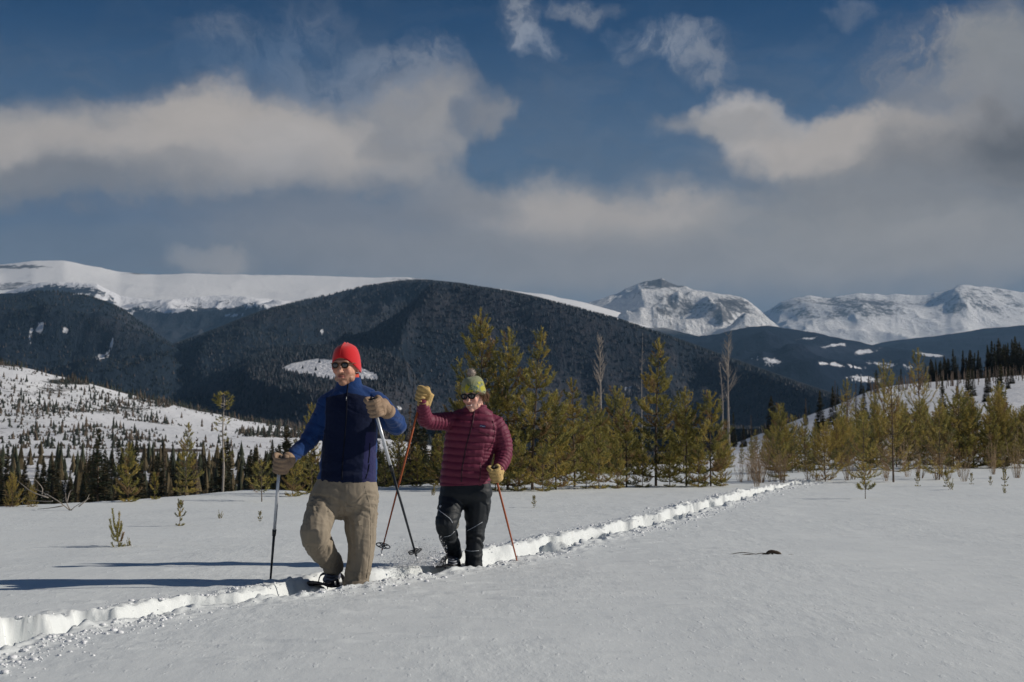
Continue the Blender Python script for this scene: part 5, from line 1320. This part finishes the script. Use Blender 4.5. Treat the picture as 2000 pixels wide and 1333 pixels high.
zp = hit(bj, 676.5, 775, .003)[0]; mn.childmb('zip_pull', MB().tube([zp, zp + [0, -.004, -.014], zp + [.001, -.005, -.028]], [.003, .0022, .0035], 6), [M['metal']], parent=jk)
for (a, b) in (((722, 866), (719, 905)), ((721, 907), (714, 935))):
    pl = hitline(bj, [a, ((a[0] + b[0]) / 2 + 1, (a[1] + b[1]) / 2), b], 10, .001)
    if len(pl) > 3: mn.childmb('pocket_zip', MB().tube(pl, [(.004, .002)] * len(pl), 6), [M['zip']], parent=jk)
lg = hit(bj, 714, 925, .0015)
mn.childmb('logo_print', MB().box(lg[0], (.010, .0008, .004)), [pmat('dull_print', (.10, .11, .22), .6)], smooth=False, parent=jk)
cl_ = MB(); cc = mn.p(681.5, 741, 0)
for rr_, zz in ((.070, -.01), (.068, .012), (.060, .012), (.062, -.02)): cl_.n
rings_ = []
for rx_, ry_, zz in ((.0655, .066, -.02), (.0660, .064, .024), (.0640, .062, .027), (.0590, .057, .024), (.0600, .058, -.03)):
    rings_.append([cc + [rx_ * math.cos(a), ry_ * math.sin(a) + .005, zz + .012 * math.cos(a) + .012 * math.sin(a)] for a in np.arange(36) * 2 * PI / 36])
cl_.rings(rings_, cap=False); o = mn.childmb('neck_gaiter', cl_, [M['red_in']]); o['label'] = 'orange red inner collar'
# cuffs
for (q_, w2, rr_) in ((apL[-1], apL[-2], .043), (apR[-1], apR[-2], .049)):
    d_ = unit(np.asarray(q_) - w2); mn.childmb('cuff', MB().tube([q_ - d_ * .012, q_ + d_ * .014], [rr_, rr_ * .92], 16), [M['zip']], parent=jk)

# beanie
def prof_m(t, a):
    ca, sa = math.cos(a), math.sin(a)          # a = -90 deg is the front
    rim = -.004 if True else 0
    front = max(0, -sa); side = abs(ca)
    zb = .052 * front ** 1.2 - .028 * side ** 2.0 - .035 * max(0, sa) + .002
    zt = .134
    u = t; ph = u * PI / 2
    zz = zb + (zt - zb) * (math.cos(ph) ** .95 if u < .999 else 0)
    rr_ = math.sin(ph) ** .50 if u > 0 else 0
    ridge = .008 * math.exp(-(ca / .12) ** 2) * math.exp(-(u / .35) ** 2)
    return (ca * .0855 * rr_, .010 + sa * .106 * rr_, zz + ridge + .009 * math.exp(-(u / .10) ** 2))
hb = hat_shell(T, prof_m, None); o = mn.childmb('beanie', hb, [M['red_knit']]); o['label'] = 'bright red fleece beanie with ear flaps'
sm = MB().tube([T(np.array(prof_m(t, -PI / 2 + .02)) + np.array([0, -.0005, .0005])) for t in np.linspace(.05, .98, 16)], .0016, 5); mn.childmb('seam', sm, [M['red_knit']], parent=o)
sunglasses(mn, T, hk, M['horn'], 1.0, False)
# gloves and poles
gl = mn.p(546, 908, -.23); tipL = mn.p(527, 1139, -.12); topL = mn.p(549, 885, -.23)
# the pole goes from the hand down into the snow at the left
g_z = ground_at(527, 1136); tipL = g_z - [0, 0, .05]; dL_ = unit(gl - tipL)
V, Q = glove(mn, gl, dL_, mn.p(562, 900, -.19) , size=1.12, fingers_dir=-1)
o = mn.child('glove', V, Q, [M['glove_m']]); o['label'] = 'brown leather glove on the lowered hand'
gr = mn.p(731, 797, -.41); tipR = mn.p(817, 1101, -.12); dR_ = unit(gr - tipR)
V, Q = glove(mn, gr, dR_, mn.p(756, 803, -.33), size=1.18, fingers_dir=-1)
o = mn.child('glove', V, Q, [M['glove_m']]); o['label'] = 'tan leather glove on the raised hand'
for (q_, w2, rr_) in ((mn.p(561, 899, -.20), apL[-2], .044), (mn.p(755, 802, -.34), apR[-2], .047)):
    d_ = unit(np.asarray(w2) - q_); mn.childmb('glove_cuff', MB().tube([q_ - d_ * .012, q_ + d_ * .025], [(rr_ * .95, rr_ * .9), (rr_ * 1.12, rr_ * 1.05)], 16), [M['glove_m']])
GP = 'poles of the hikers'
ski_pole('trekking_pole', 'white topped black pole planted in the snow left of the man', GP, gl, tipL, M['silver'], M['dshaft'], .55, None, .0095)
ski_pole('trekking_pole', 'white topped dark pole lifted in front of the man, basket in the air', GP, gr, tipR, M['silver'], M['dshaft'], .39, 'flower', .0095, top_ext=.065, bpos=.085)
# boots
Vb, Nb, Qb = boot_mesh(mn, mn.p(652, 1111, .10), mn.p(640, 1140, .0), mn.p(655, 1135, .17), (0, -.2, 1)); bo = mn.child('boot', Vb, Qb, [pmat('grey_boot', (.16, .17, .21), .6, (50, .6, .004), .35, 20)])
ld = MB(); a_, b_ = mn.p(649, 1117, .03), mn.p(640, 1136, -.04)
bb_ = surface(Vb, Qb)
for i_ in range(4):
    py = 1117 + 5.5 * i_; ln_ = hitline(bb_, [(640 - i_, py), (648 - i_, py + 2), (657 - i_, py)], 8, .003)
    if len(ln_) > 3: mn.childmb('lace', MB().tube(ln_, .0045, 5), [M['black']], parent=bo)
Vb, Nb, Qb = boot_mesh(mn, mn.p(694, 1160, .01), mn.p(690, 1180, -.12), mn.p(696, 1180, .1), (0, 0, 1)); mn.child('boot', Vb, Qb, [M['boot']])
snowshoe('dark snowshoe with a turned up nose under the raised boot of the man', 'snowshoes', mn.p(611, 1146, -.05), mn.p(700, 1139, .40), (0, 0, 1), .18)

# ================================================================== the woman
wo_ = Person('person', 'x', 10.6, 925)
hv, hq, hc, T, R, hcen, hk = make_head(wo_, 925, 774, -.05, math.radians(-24), math.radians(9), math.radians(-3), .985, False, 33)
wo_.o = link('person', mesh_np('person', hv - wo_.org, hq, [M['skin']], col=hc), None, wo_.org)
tag(wo_.o, 'woman in burgundy down jacket and green knit hat raising one pole', 'person', 'hikers on snowshoes')
tb = MB()
wo_.stack(tb, [(992, 906, 6, .05, .02), (987, 907, 20, .08, .02), (979, 908, 42, .115, .01), (968, 910, 51, .130, 0), (950, 910, 49, .125, 0), (930, 910, 45, .115, 0)])
st_ = [(935, 948, .0, 22, .105), (934, 966, .01, 25, .112), (932, 985, .01, 26.5, .110), (931, 1010, .01, 24, .100), (929, 1035, .0, 19, .084), (927, 1058, .0, 17.5, .076), (926, 1082, .0, 17.5, .072), (925, 1105, .0, 17.5, .070), (925, 1135, .0, 17, .07)]
sw_ = [(885, 946, .0, 22, .105), (884, 964, -.01, 25, .110), (882, 980, -.02, 26, .108), (877, 1002, -.09, 23.5, .095), (872, 1026, -.14, 21, .085), (876, 1048, -.05, 18, .075), (884, 1070, .04, 16.5, .068), (888, 1088, .09, 15, .062)]
lp1 = wo_.limb(tb, st_, res=26, dome=False); lp2 = wo_.limb(tb, sw_, res=26, dome=False)
V, N, Q = fuse(tb, .0068, 5, .5)
d1, s1 = poly_dist(V, lp1); d2, s2 = poly_dist(V, lp2); on2 = d2 < d1; s_ = np.where(on2, s2, s1)
fold = fbm(V[:, 0] * 5 + np.where(on2, 3, 9), s_ * 30 + fbm(V[:, 0] * 8, V[:, 1] * 8, V[:, 2] * 6, oct=2, seed=5) * 2, oct=3, seed=42)
kn = np.exp(-((s_ - np.where(on2, .36, .45)) / .13) ** 2)
V = displace(V, N, fold * (.0045 + .010 * kn * on2 + .006 * kn * (~on2)))
tr = wo_.child('trousers', V, Q, [M['black_pants']]); tr['label'] = 'black softshell trousers with thin reflective piping'
bv = surface(V, Q)
for pts in ([(856, 996), (868, 1005), (879, 1014), (884, 1022)], [(868, 1049), (879, 1046), (888, 1038)], [(913, 1037), (926, 1030), (942, 1020)], [(907, 1075), (920, 1077), (935, 1076)]):
    ln_ = hitline(bv, pts, 16, .001)
    if len(ln_) > 3: wo_.childmb('piping', MB().tube(ln_, .0021, 5), [M['pipe']], parent=tr)
lg = hit(bv, 861, 990, .002)
if lg:
    sm_ = MB()
    for i_ in range(4):
        a = i_ * PI / 4 + .2; sm_.tube([lg[0] - np.array([math.cos(a), 0, math.sin(a)]) * .011, lg[0] + np.array([math.cos(a), 0, math.sin(a)]) * .011], .0022, 5)
    wo_.childmb('logo_print', sm_, [M['white_print']], parent=tr)
jb = MB()
wo_.stack(jb, [(948, 909, 49.5, .130, 0), (940, 909, 49.5, .130, 0), (920, 911, 49, .128, 0), (898, 913, 48.5, .124, 0), (875, 917, 50, .124, 0), (850, 922, 52, .130, 0), (832, 924, 52, .130, 0), (818, 926, 45, .112, 0), (808, 927, 34, .094, 0.0), (801, 928, 26, .082, 0.0), (796, 930, 21.5, .074, -.005), (792, 931, 19.5, .070, -.008)], res=56)
aL = [(892, 822, .0, 18.5, .070), (872, 823, -.05, 17.5, .068), (852, 824, -.11, 16.5, .064), (834, 822, -.17, 16, .060), (829, 814, -.21, 15.5, .058), (827, 802, -.26, 13.5, .052), (826, 790, -.30, 11.5, .045)]
aR = [(962, 826, .0, 19, .074), (974, 842, .0, 19.5, .074), (982, 864, .01, 18.5, .072), (984, 884, .0, 17.5, .066), (981, 900, -.05, 16, .060), (976, 912, -.10, 13.5, .052), (972, 919, -.13, 11.5, .044)]
apL = wo_.limb(jb, aL, res=28); apR = wo_.limb(jb, aR, res=26)
wo_.limb(jb, [(905, 815, 0, 16, .06), (885, 821, -.01, 17, .064)], res=6); wo_.limb(jb, [(945, 814, 0, 15, .06), (968, 828, 0, 18, .07)], res=6)
V, N, Q = fuse(jb, .0058, 4, .5)
dL, sL = poly_dist(V, apL); dR, sR = poly_dist(V, apR)
lx = (V[:, 0] - wo_.p(918, 870)[0]) * wo_.sc
top_x = np.interp(V[:, 2], [wo_.p(0, 948)[2], wo_.p(0, 850)[2]], [909, 922]); rel = (V[:, 0] * wo_.sc / (1) ) - (top_x - 1000)
armL_ = (dL < .083) & (rel < -38); armR_ = (dR < .086) & (rel > 40); arm = armL_ | armR_
s_ = np.where(armL_, sL, sR)
zt = V[:, 2] + .10 * (V[:, 0] - wo_.p(918, 870)[0]) * .9 + .006 * fbm(V[:, 0] * 9, V[:, 1] * 9, V[:, 2] * 2, oct=2, seed=50)
h1, h2 = .053, .030
b1 = np.abs(np.sin(PI * zt / h1)) ** .55; b2 = np.abs(np.sin(PI * s_ / h2)) ** .6
side_ = (~arm) & (rel > 27 + 0 * rel) & (V[:, 2] < wo_.p(0, 870)[2]); b3 = np.abs(np.sin(PI * zt / .027)) ** .6
qb = np.where(arm, b2 * .0085, np.where(side_, b3 * .006, b1 * .0125))
pk = fbm(V[:, 0] * 55, V[:, 1] * 55, V[:, 2] * 18, oct=3, seed=52) * .0022
V = displace(V, N, qb + pk - .007)
jk = wo_.child('down_jacket', V, Q, [M['down']]); jk['label'] = 'quilted burgundy down jacket'
bj = surface(V, Q)
zl = hitline(bj, [(926.5, 802), (922, 830), (913, 862), (907, 890), (902, 920), (901, 942)], 46, .0005)
wo_.childmb('zip', MB().tube(zl, [(.006, .003)] * len(zl), 6), [pmat('dark_red_zip', (.05, .010, .022), .5)], parent=jk)
for pts in ([(962, 822), (966, 845), (961, 868), (952, 880)], [(938, 905), (938, 925), (935, 945)], [(935, 845), (948, 848), (957, 851)]):
    ln_ = hitline(bj, pts, 16, .0003)
    if len(ln_) > 3: wo_.childmb('seam', MB().tube(ln_, .0028, 5), [pmat('dark_red_seam', (.05, .009, .02), .5)], parent=jk)
lg = hit(bj, 942.5, 832.5, .004)
if lg:
    fr_ = np.array(Matrix.Rotation(math.radians(10), 3, 'Y')); pt = MB().box(lg[0], (.021, .0012, .0085), fr_)
    lo = wo_.childmb('logo_patch', pt, [M['logo']], smooth=False, parent=jk)
    fc = bpy.data.curves.new('lettering', 'FONT'); fc.body = 'patagonia'; fc.size = .0098; fc.align_x = 'CENTER'; fc.align_y = 'CENTER'; fc.extrude = .0003
    to = bpy.data.objects.new('lettering', fc); C.objects.link(to); bpy.context.view_layer.update()
    me_ = bpy.data.meshes.new_from_object(to.evaluated_get(bpy.context.evaluated_depsgraph_get())); bpy.data.objects.remove(to)
    me_.materials.clear(); me_.materials.append(M['white_print'])
    mtx = Matrix.Translation(Vector(lg[0] - wo_.org + np.array([0, -.0022, 0]))) @ Matrix.Rotation(math.radians(10), 4, 'Y') @ Matrix.Rotation(PI / 2, 4, 'X')
    me_.transform(mtx); link('lettering', me_, lo)
# inner collar
cc = wo_.p(931, 797, -.002); rings_ = []
for rx_, ry_, zz in ((.060, .058, -.02), (.060, .058, .016), (.056, .054, .019), (.053, .050, .015), (.054, .052, -.03)):
    rings_.append([cc + [rx_ * math.cos(a), ry_ * math.sin(a) + .012, zz + .016 * math.cos(a) + .014 * math.sin(a)] for a in np.arange(32) * 2 * PI / 32])
cl_ = MB(); cl_.rings(rings_, cap=False); o = wo_.childmb('neck_gaiter', cl_, [pmat('dark_teal_collar', (.012, .045, .06), .7)]); o['label'] = 'dark teal inner collar'
# knitted hat with pompom
def prof_w(t, a):
    ca, sa = math.cos(a), math.sin(a); front = max(0, -sa)
    zb = .036 * front ** 1.2 - .004 * abs(ca) ** 2 - .030 * max(0, sa)
    u = t; zt = .150; ph = u * PI / 2
    zz = zb + (zt - zb) * math.cos(ph) ** .62; rr_ = math.sin(ph) ** .55
    roll_ = .004 if u > .86 else 0
    return (ca * (.0865 + roll_) * rr_, .010 + sa * (.104 + roll_) * rr_, zz)
hb = hat_shell(T, prof_w, None); Vh, Fh = hb.arrays()
hat_me = mesh_np('knit_hat', (Vh - hcen) @ R, Fh, [M['green_knit']])
hat = link('knit_hat', hat_me, wo_.o); hat['label'] = 'green and yellow patterned knit hat'
hat.matrix_local = Matrix.Translation(Vector(hcen - wo_.org)) @ Matrix(R.tolist()).to_4x4()
pmb = MB(); r = np.random.default_rng(4); pc = np.array([0, .008, .172])
pmb.ell(pc, (.030, .030, .027))
for i_ in range(420):
    d_ = unit(r.normal(size=3)); sd_ = unit(np.cross(d_, r.normal(size=3))) * .0022; q_ = pc + d_ * .026
    pmb.add([q_ - sd_, q_ + sd_, pc + d_ * (.036 + .006 * r.random())], tris=[[0, 1, 2]])
link('pompom', pmb.mesh('pompom', [M['pompom']]), hat)
sunglasses(wo_, T, hk, M['black'], 1.7, True)
# hair: loose strands below the hat at the right
hm = MB()
for i_ in range(150):
    a = r.uniform(-.5, 1.9); st0 = np.array([math.cos(a) * .075, .012 + math.sin(a) * .085, .018 + .01 * r.normal()])
    fl = 1.0 if i_ % 4 == 0 else .25
    e_ = st0 + np.array([.020 * r.random() + .035 * fl * r.random(), .015 * r.normal() + .01, -.05 - .035 * r.random() + .05 * fl * r.random()])
    m_ = (st0 + e_) / 2 + np.array([.016 * r.random() + .006, .004 * r.normal(), .010 * r.normal()])
    pts = catmull([st0, m_, e_], 6); hm.tube([T(q_) for q_ in pts], np.linspace(.0022, .0007, 6), 4, cap=False)
for i_ in range(60):
    st0 = np.array([r.uniform(.03, .07), -.070 + r.uniform(0, .04), .040]); e_ = np.array([.078, -.01 + .02 * r.random(), .0 - .03 * r.random()])
    hm.tube([T(q_) for q_ in catmull([st0, (st0 + e_) / 2 + [.012, -.004, .004], e_], 5)], np.linspace(.0018, .0008, 5), 4, cap=False)
ho = wo_.childmb('hair', hm, [M['hairm']]); ho['label'] = 'loose brown hair under the hat'
# gloves and poles
gl = wo_.p(824, 771, -.31); tip = wo_.p(743, 1087, .0); d_ = unit(gl - tip)
V, Q = glove(wo_, gl, d_, wo_.p(828, 789, -.30) + np.array([.01, .03, 0]), size=1.10, fingers_dir=1)
o = wo_.child('glove', V, Q, [M['glove_w']]); o['label'] = 'yellow leather glove on the raised hand'
ski_pole('ski_pole', 'orange pole with ring basket held up by the raised hand of the woman', GP, gl, tip, M['orange'], M['orange'], .5, 'ring', .0082, bpos=.085, top_ext=.05)
gr = wo_.p(967, 927, -.15); tip = ground_at(1014, 1097) - [0, 0, .06]; d_ = unit(gr - tip)
V, Q = glove(wo_, gr, d_, wo_.p(972, 918, -.12) + np.array([.01, .03, .02]), size=1.12, fingers_dir=-1)
o = wo_.child('glove', V, Q, [M['glove_w']]); o['label'] = 'yellow leather glove on the lowered hand'
ski_pole('ski_pole', 'orange pole planted in the snow right of the woman', GP, gr, tip, M['orange'], M['orange'], .5, None, .0082, top_ext=.06)
for (q_, w2, rr_) in ((wo_.p(826, 787, -.30), apL[-2], .040), (wo_.p(973, 917, -.13), apR[-2], .038)):
    dd_ = unit(np.asarray(w2) - q_); wo_.childmb('glove_cuff', MB().tube([q_ - dd_ * .014, q_ + dd_ * .018], [(rr_ * .95, rr_ * .9), (rr_ * 1.1, rr_ * 1.05)], 16), [M['glove_w']])
Vb, Nb, Qb = boot_mesh(wo_, wo_.p(888, 1089, .08), wo_.p(883, 1108, -.08), wo_.p(888, 1104, .14), (0, -.1, 1)); bo = wo_.child('boot', Vb, Qb, [M['boot']])
bb_ = surface(Vb, Qb)
for i_ in range(3):
    py = 1092 + 4.5 * i_; ln_ = hitline(bb_, [(876, py), (884, py + 2), (892, py)], 8, .003)
    if len(ln_) > 3: wo_.childmb('lace', MB().tube(ln_, .003, 5), [M['bootw']], parent=bo)
Vb, Nb, Qb = boot_mesh(wo_, wo_.p(925, 1130, .0), wo_.p(922, 1145, -.12), wo_.p(926, 1145, .1), (0, 0, 1)); wo_.child('boot', Vb, Qb, [M['boot']])
snowshoe('grey snowshoe under the front boot of the woman', 'snowshoes', wo_.p(870, 1111, -.22), wo_.p(893, 1102, .34), (0, 0, 1), .19)

# ------------------------------------------------------------------ broken snow beside the track and powder in the air
r = np.random.default_rng(77)
def chunk_mesh(seed):
    rr = np.random.default_rng(seed); th = 7; mb = MB(); R_ = []
    for a in np.linspace(.25, PI - .25, 5): R_.append([[math.cos(b) * math.sin(a) * (.7 + .6 * rr.random()), math.sin(b) * math.sin(a) * (.7 + .6 * rr.random()), math.cos(a) * (.5 + .3 * rr.random())] for b in np.arange(th) * 2 * PI / th])
    return mb.rings(R_)
protoV, protoF = [], []
for i_ in range(6):
    V, Fc = chunk_mesh(i_).arrays(); protoV.append(V); protoF.append(Fc)
mb = MB()
n = 6500
yy = 5.6 * np.exp(r.random(n) * math.log(31 / 5.6)); side = np.where(r.random(n) < .5, -1, 1)
tt = side * (.26 + np.abs(r.normal(size=n)) * .10 * (1 + .8 * (r.random(n) < .12))); inside = r.random(n) < .22; tt = np.where(inside, r.uniform(-.2, .2, n), tt)
xx = trench_x(yy) + tt / TCOS; zz = Hz(xx, yy)
cluster = vnoise(yy * 2.2, side * 3.0, seed=4)
for x, y, z, c_, ins in zip(xx, yy, zz, cluster, inside):
    if c_ < .35 and not ins and r.random() < .8: continue
    s_ = min(.018, .0032 * (1 / (1 - r.random() + 1e-3)) ** .42) * (1 + y / 50); i_ = r.integers(0, 6)
    a = r.random() * 6.28; Rz = np.array([[math.cos(a), -math.sin(a), 0], [math.sin(a), math.cos(a), 0], [0, 0, 1]])
    V = (protoV[i_] * [1, 1, .7]) @ Rz.T * s_ + [x, y, z + s_ * .15]
    mb.add(V, protoF[i_][0], protoF[i_][1])
tag(link('snow_crumbs', mb.mesh('snow_crumbs', [M['crumb']])), 'crumbs and small clods of broken snow along both sides of the track', kind='stuff')
# powder kicked up in front of the woman
mb = MB(); n = 9500
for i_ in range(n):
    t = r.random() ** 1.3; px = 812 + r.normal() * (22 + 26 * t); py = 1108 - 62 * t * r.random() - 3
    if px > 868 + 8 * r.random(): continue
    p = P(px, py, 10.35 + r.normal() * .14); s_ = .0010 + .0022 * r.random() ** 3
    if r.random() < .02: s_ *= 2.6
    d_ = r.normal(size=(4, 3)) * s_; mb.add(p + d_, tris=[[0, 1, 2], [0, 3, 1], [1, 3, 2], [2, 3, 0]])
tag(link('snow_spray', mb.mesh('snow_spray', [M['crumb']], smooth=False)), 'powder snow thrown up between the two hikers', kind='stuff')
pm = MB(); r2 = np.random.default_rng(8)
pm.ell(P(815, 1085, 10.35), (.17, .13, .15)); V, Fc = pm.arrays(); 
po = link('snow_powder', mesh_np('snow_powder', V, Fc, [])); tag(po, 'thin cloud of powder snow hanging between the two hikers', kind='stuff')
m = bpy.data.materials.new('powder'); m.use_nodes = True; kk = NT(m.node_tree); kk.n.remove(kk.n['Principled BSDF'])
pv = kk.new('ShaderNodeVolumePrincipled'); pv.inputs['Color'].default_value = (.95, .97, 1, 1)
gt = kk.new('ShaderNodeTexCoord').outputs['Object']; c0 = P(815, 1085, 10.35)
rd = kk.vec('LENGTH', kk.vec('MULTIPLY', kk.vec('SUBTRACT', gt, tuple(c0)), (1 / .17, 1 / .13, 1 / .15)))
dn = kk.math('MULTIPLY', kk.ramp(rd, 1.0, .1), kk.ramp(kk.noise(gt, 14, 4, .6), .42, .62)); kk.put(pv, 'Density', kk.math('MULTIPLY', dn, 5.0))
kk.l.new(pv.outputs[0], kk.n['Material Output'].inputs['Volume']); po.data.materials.append(m)
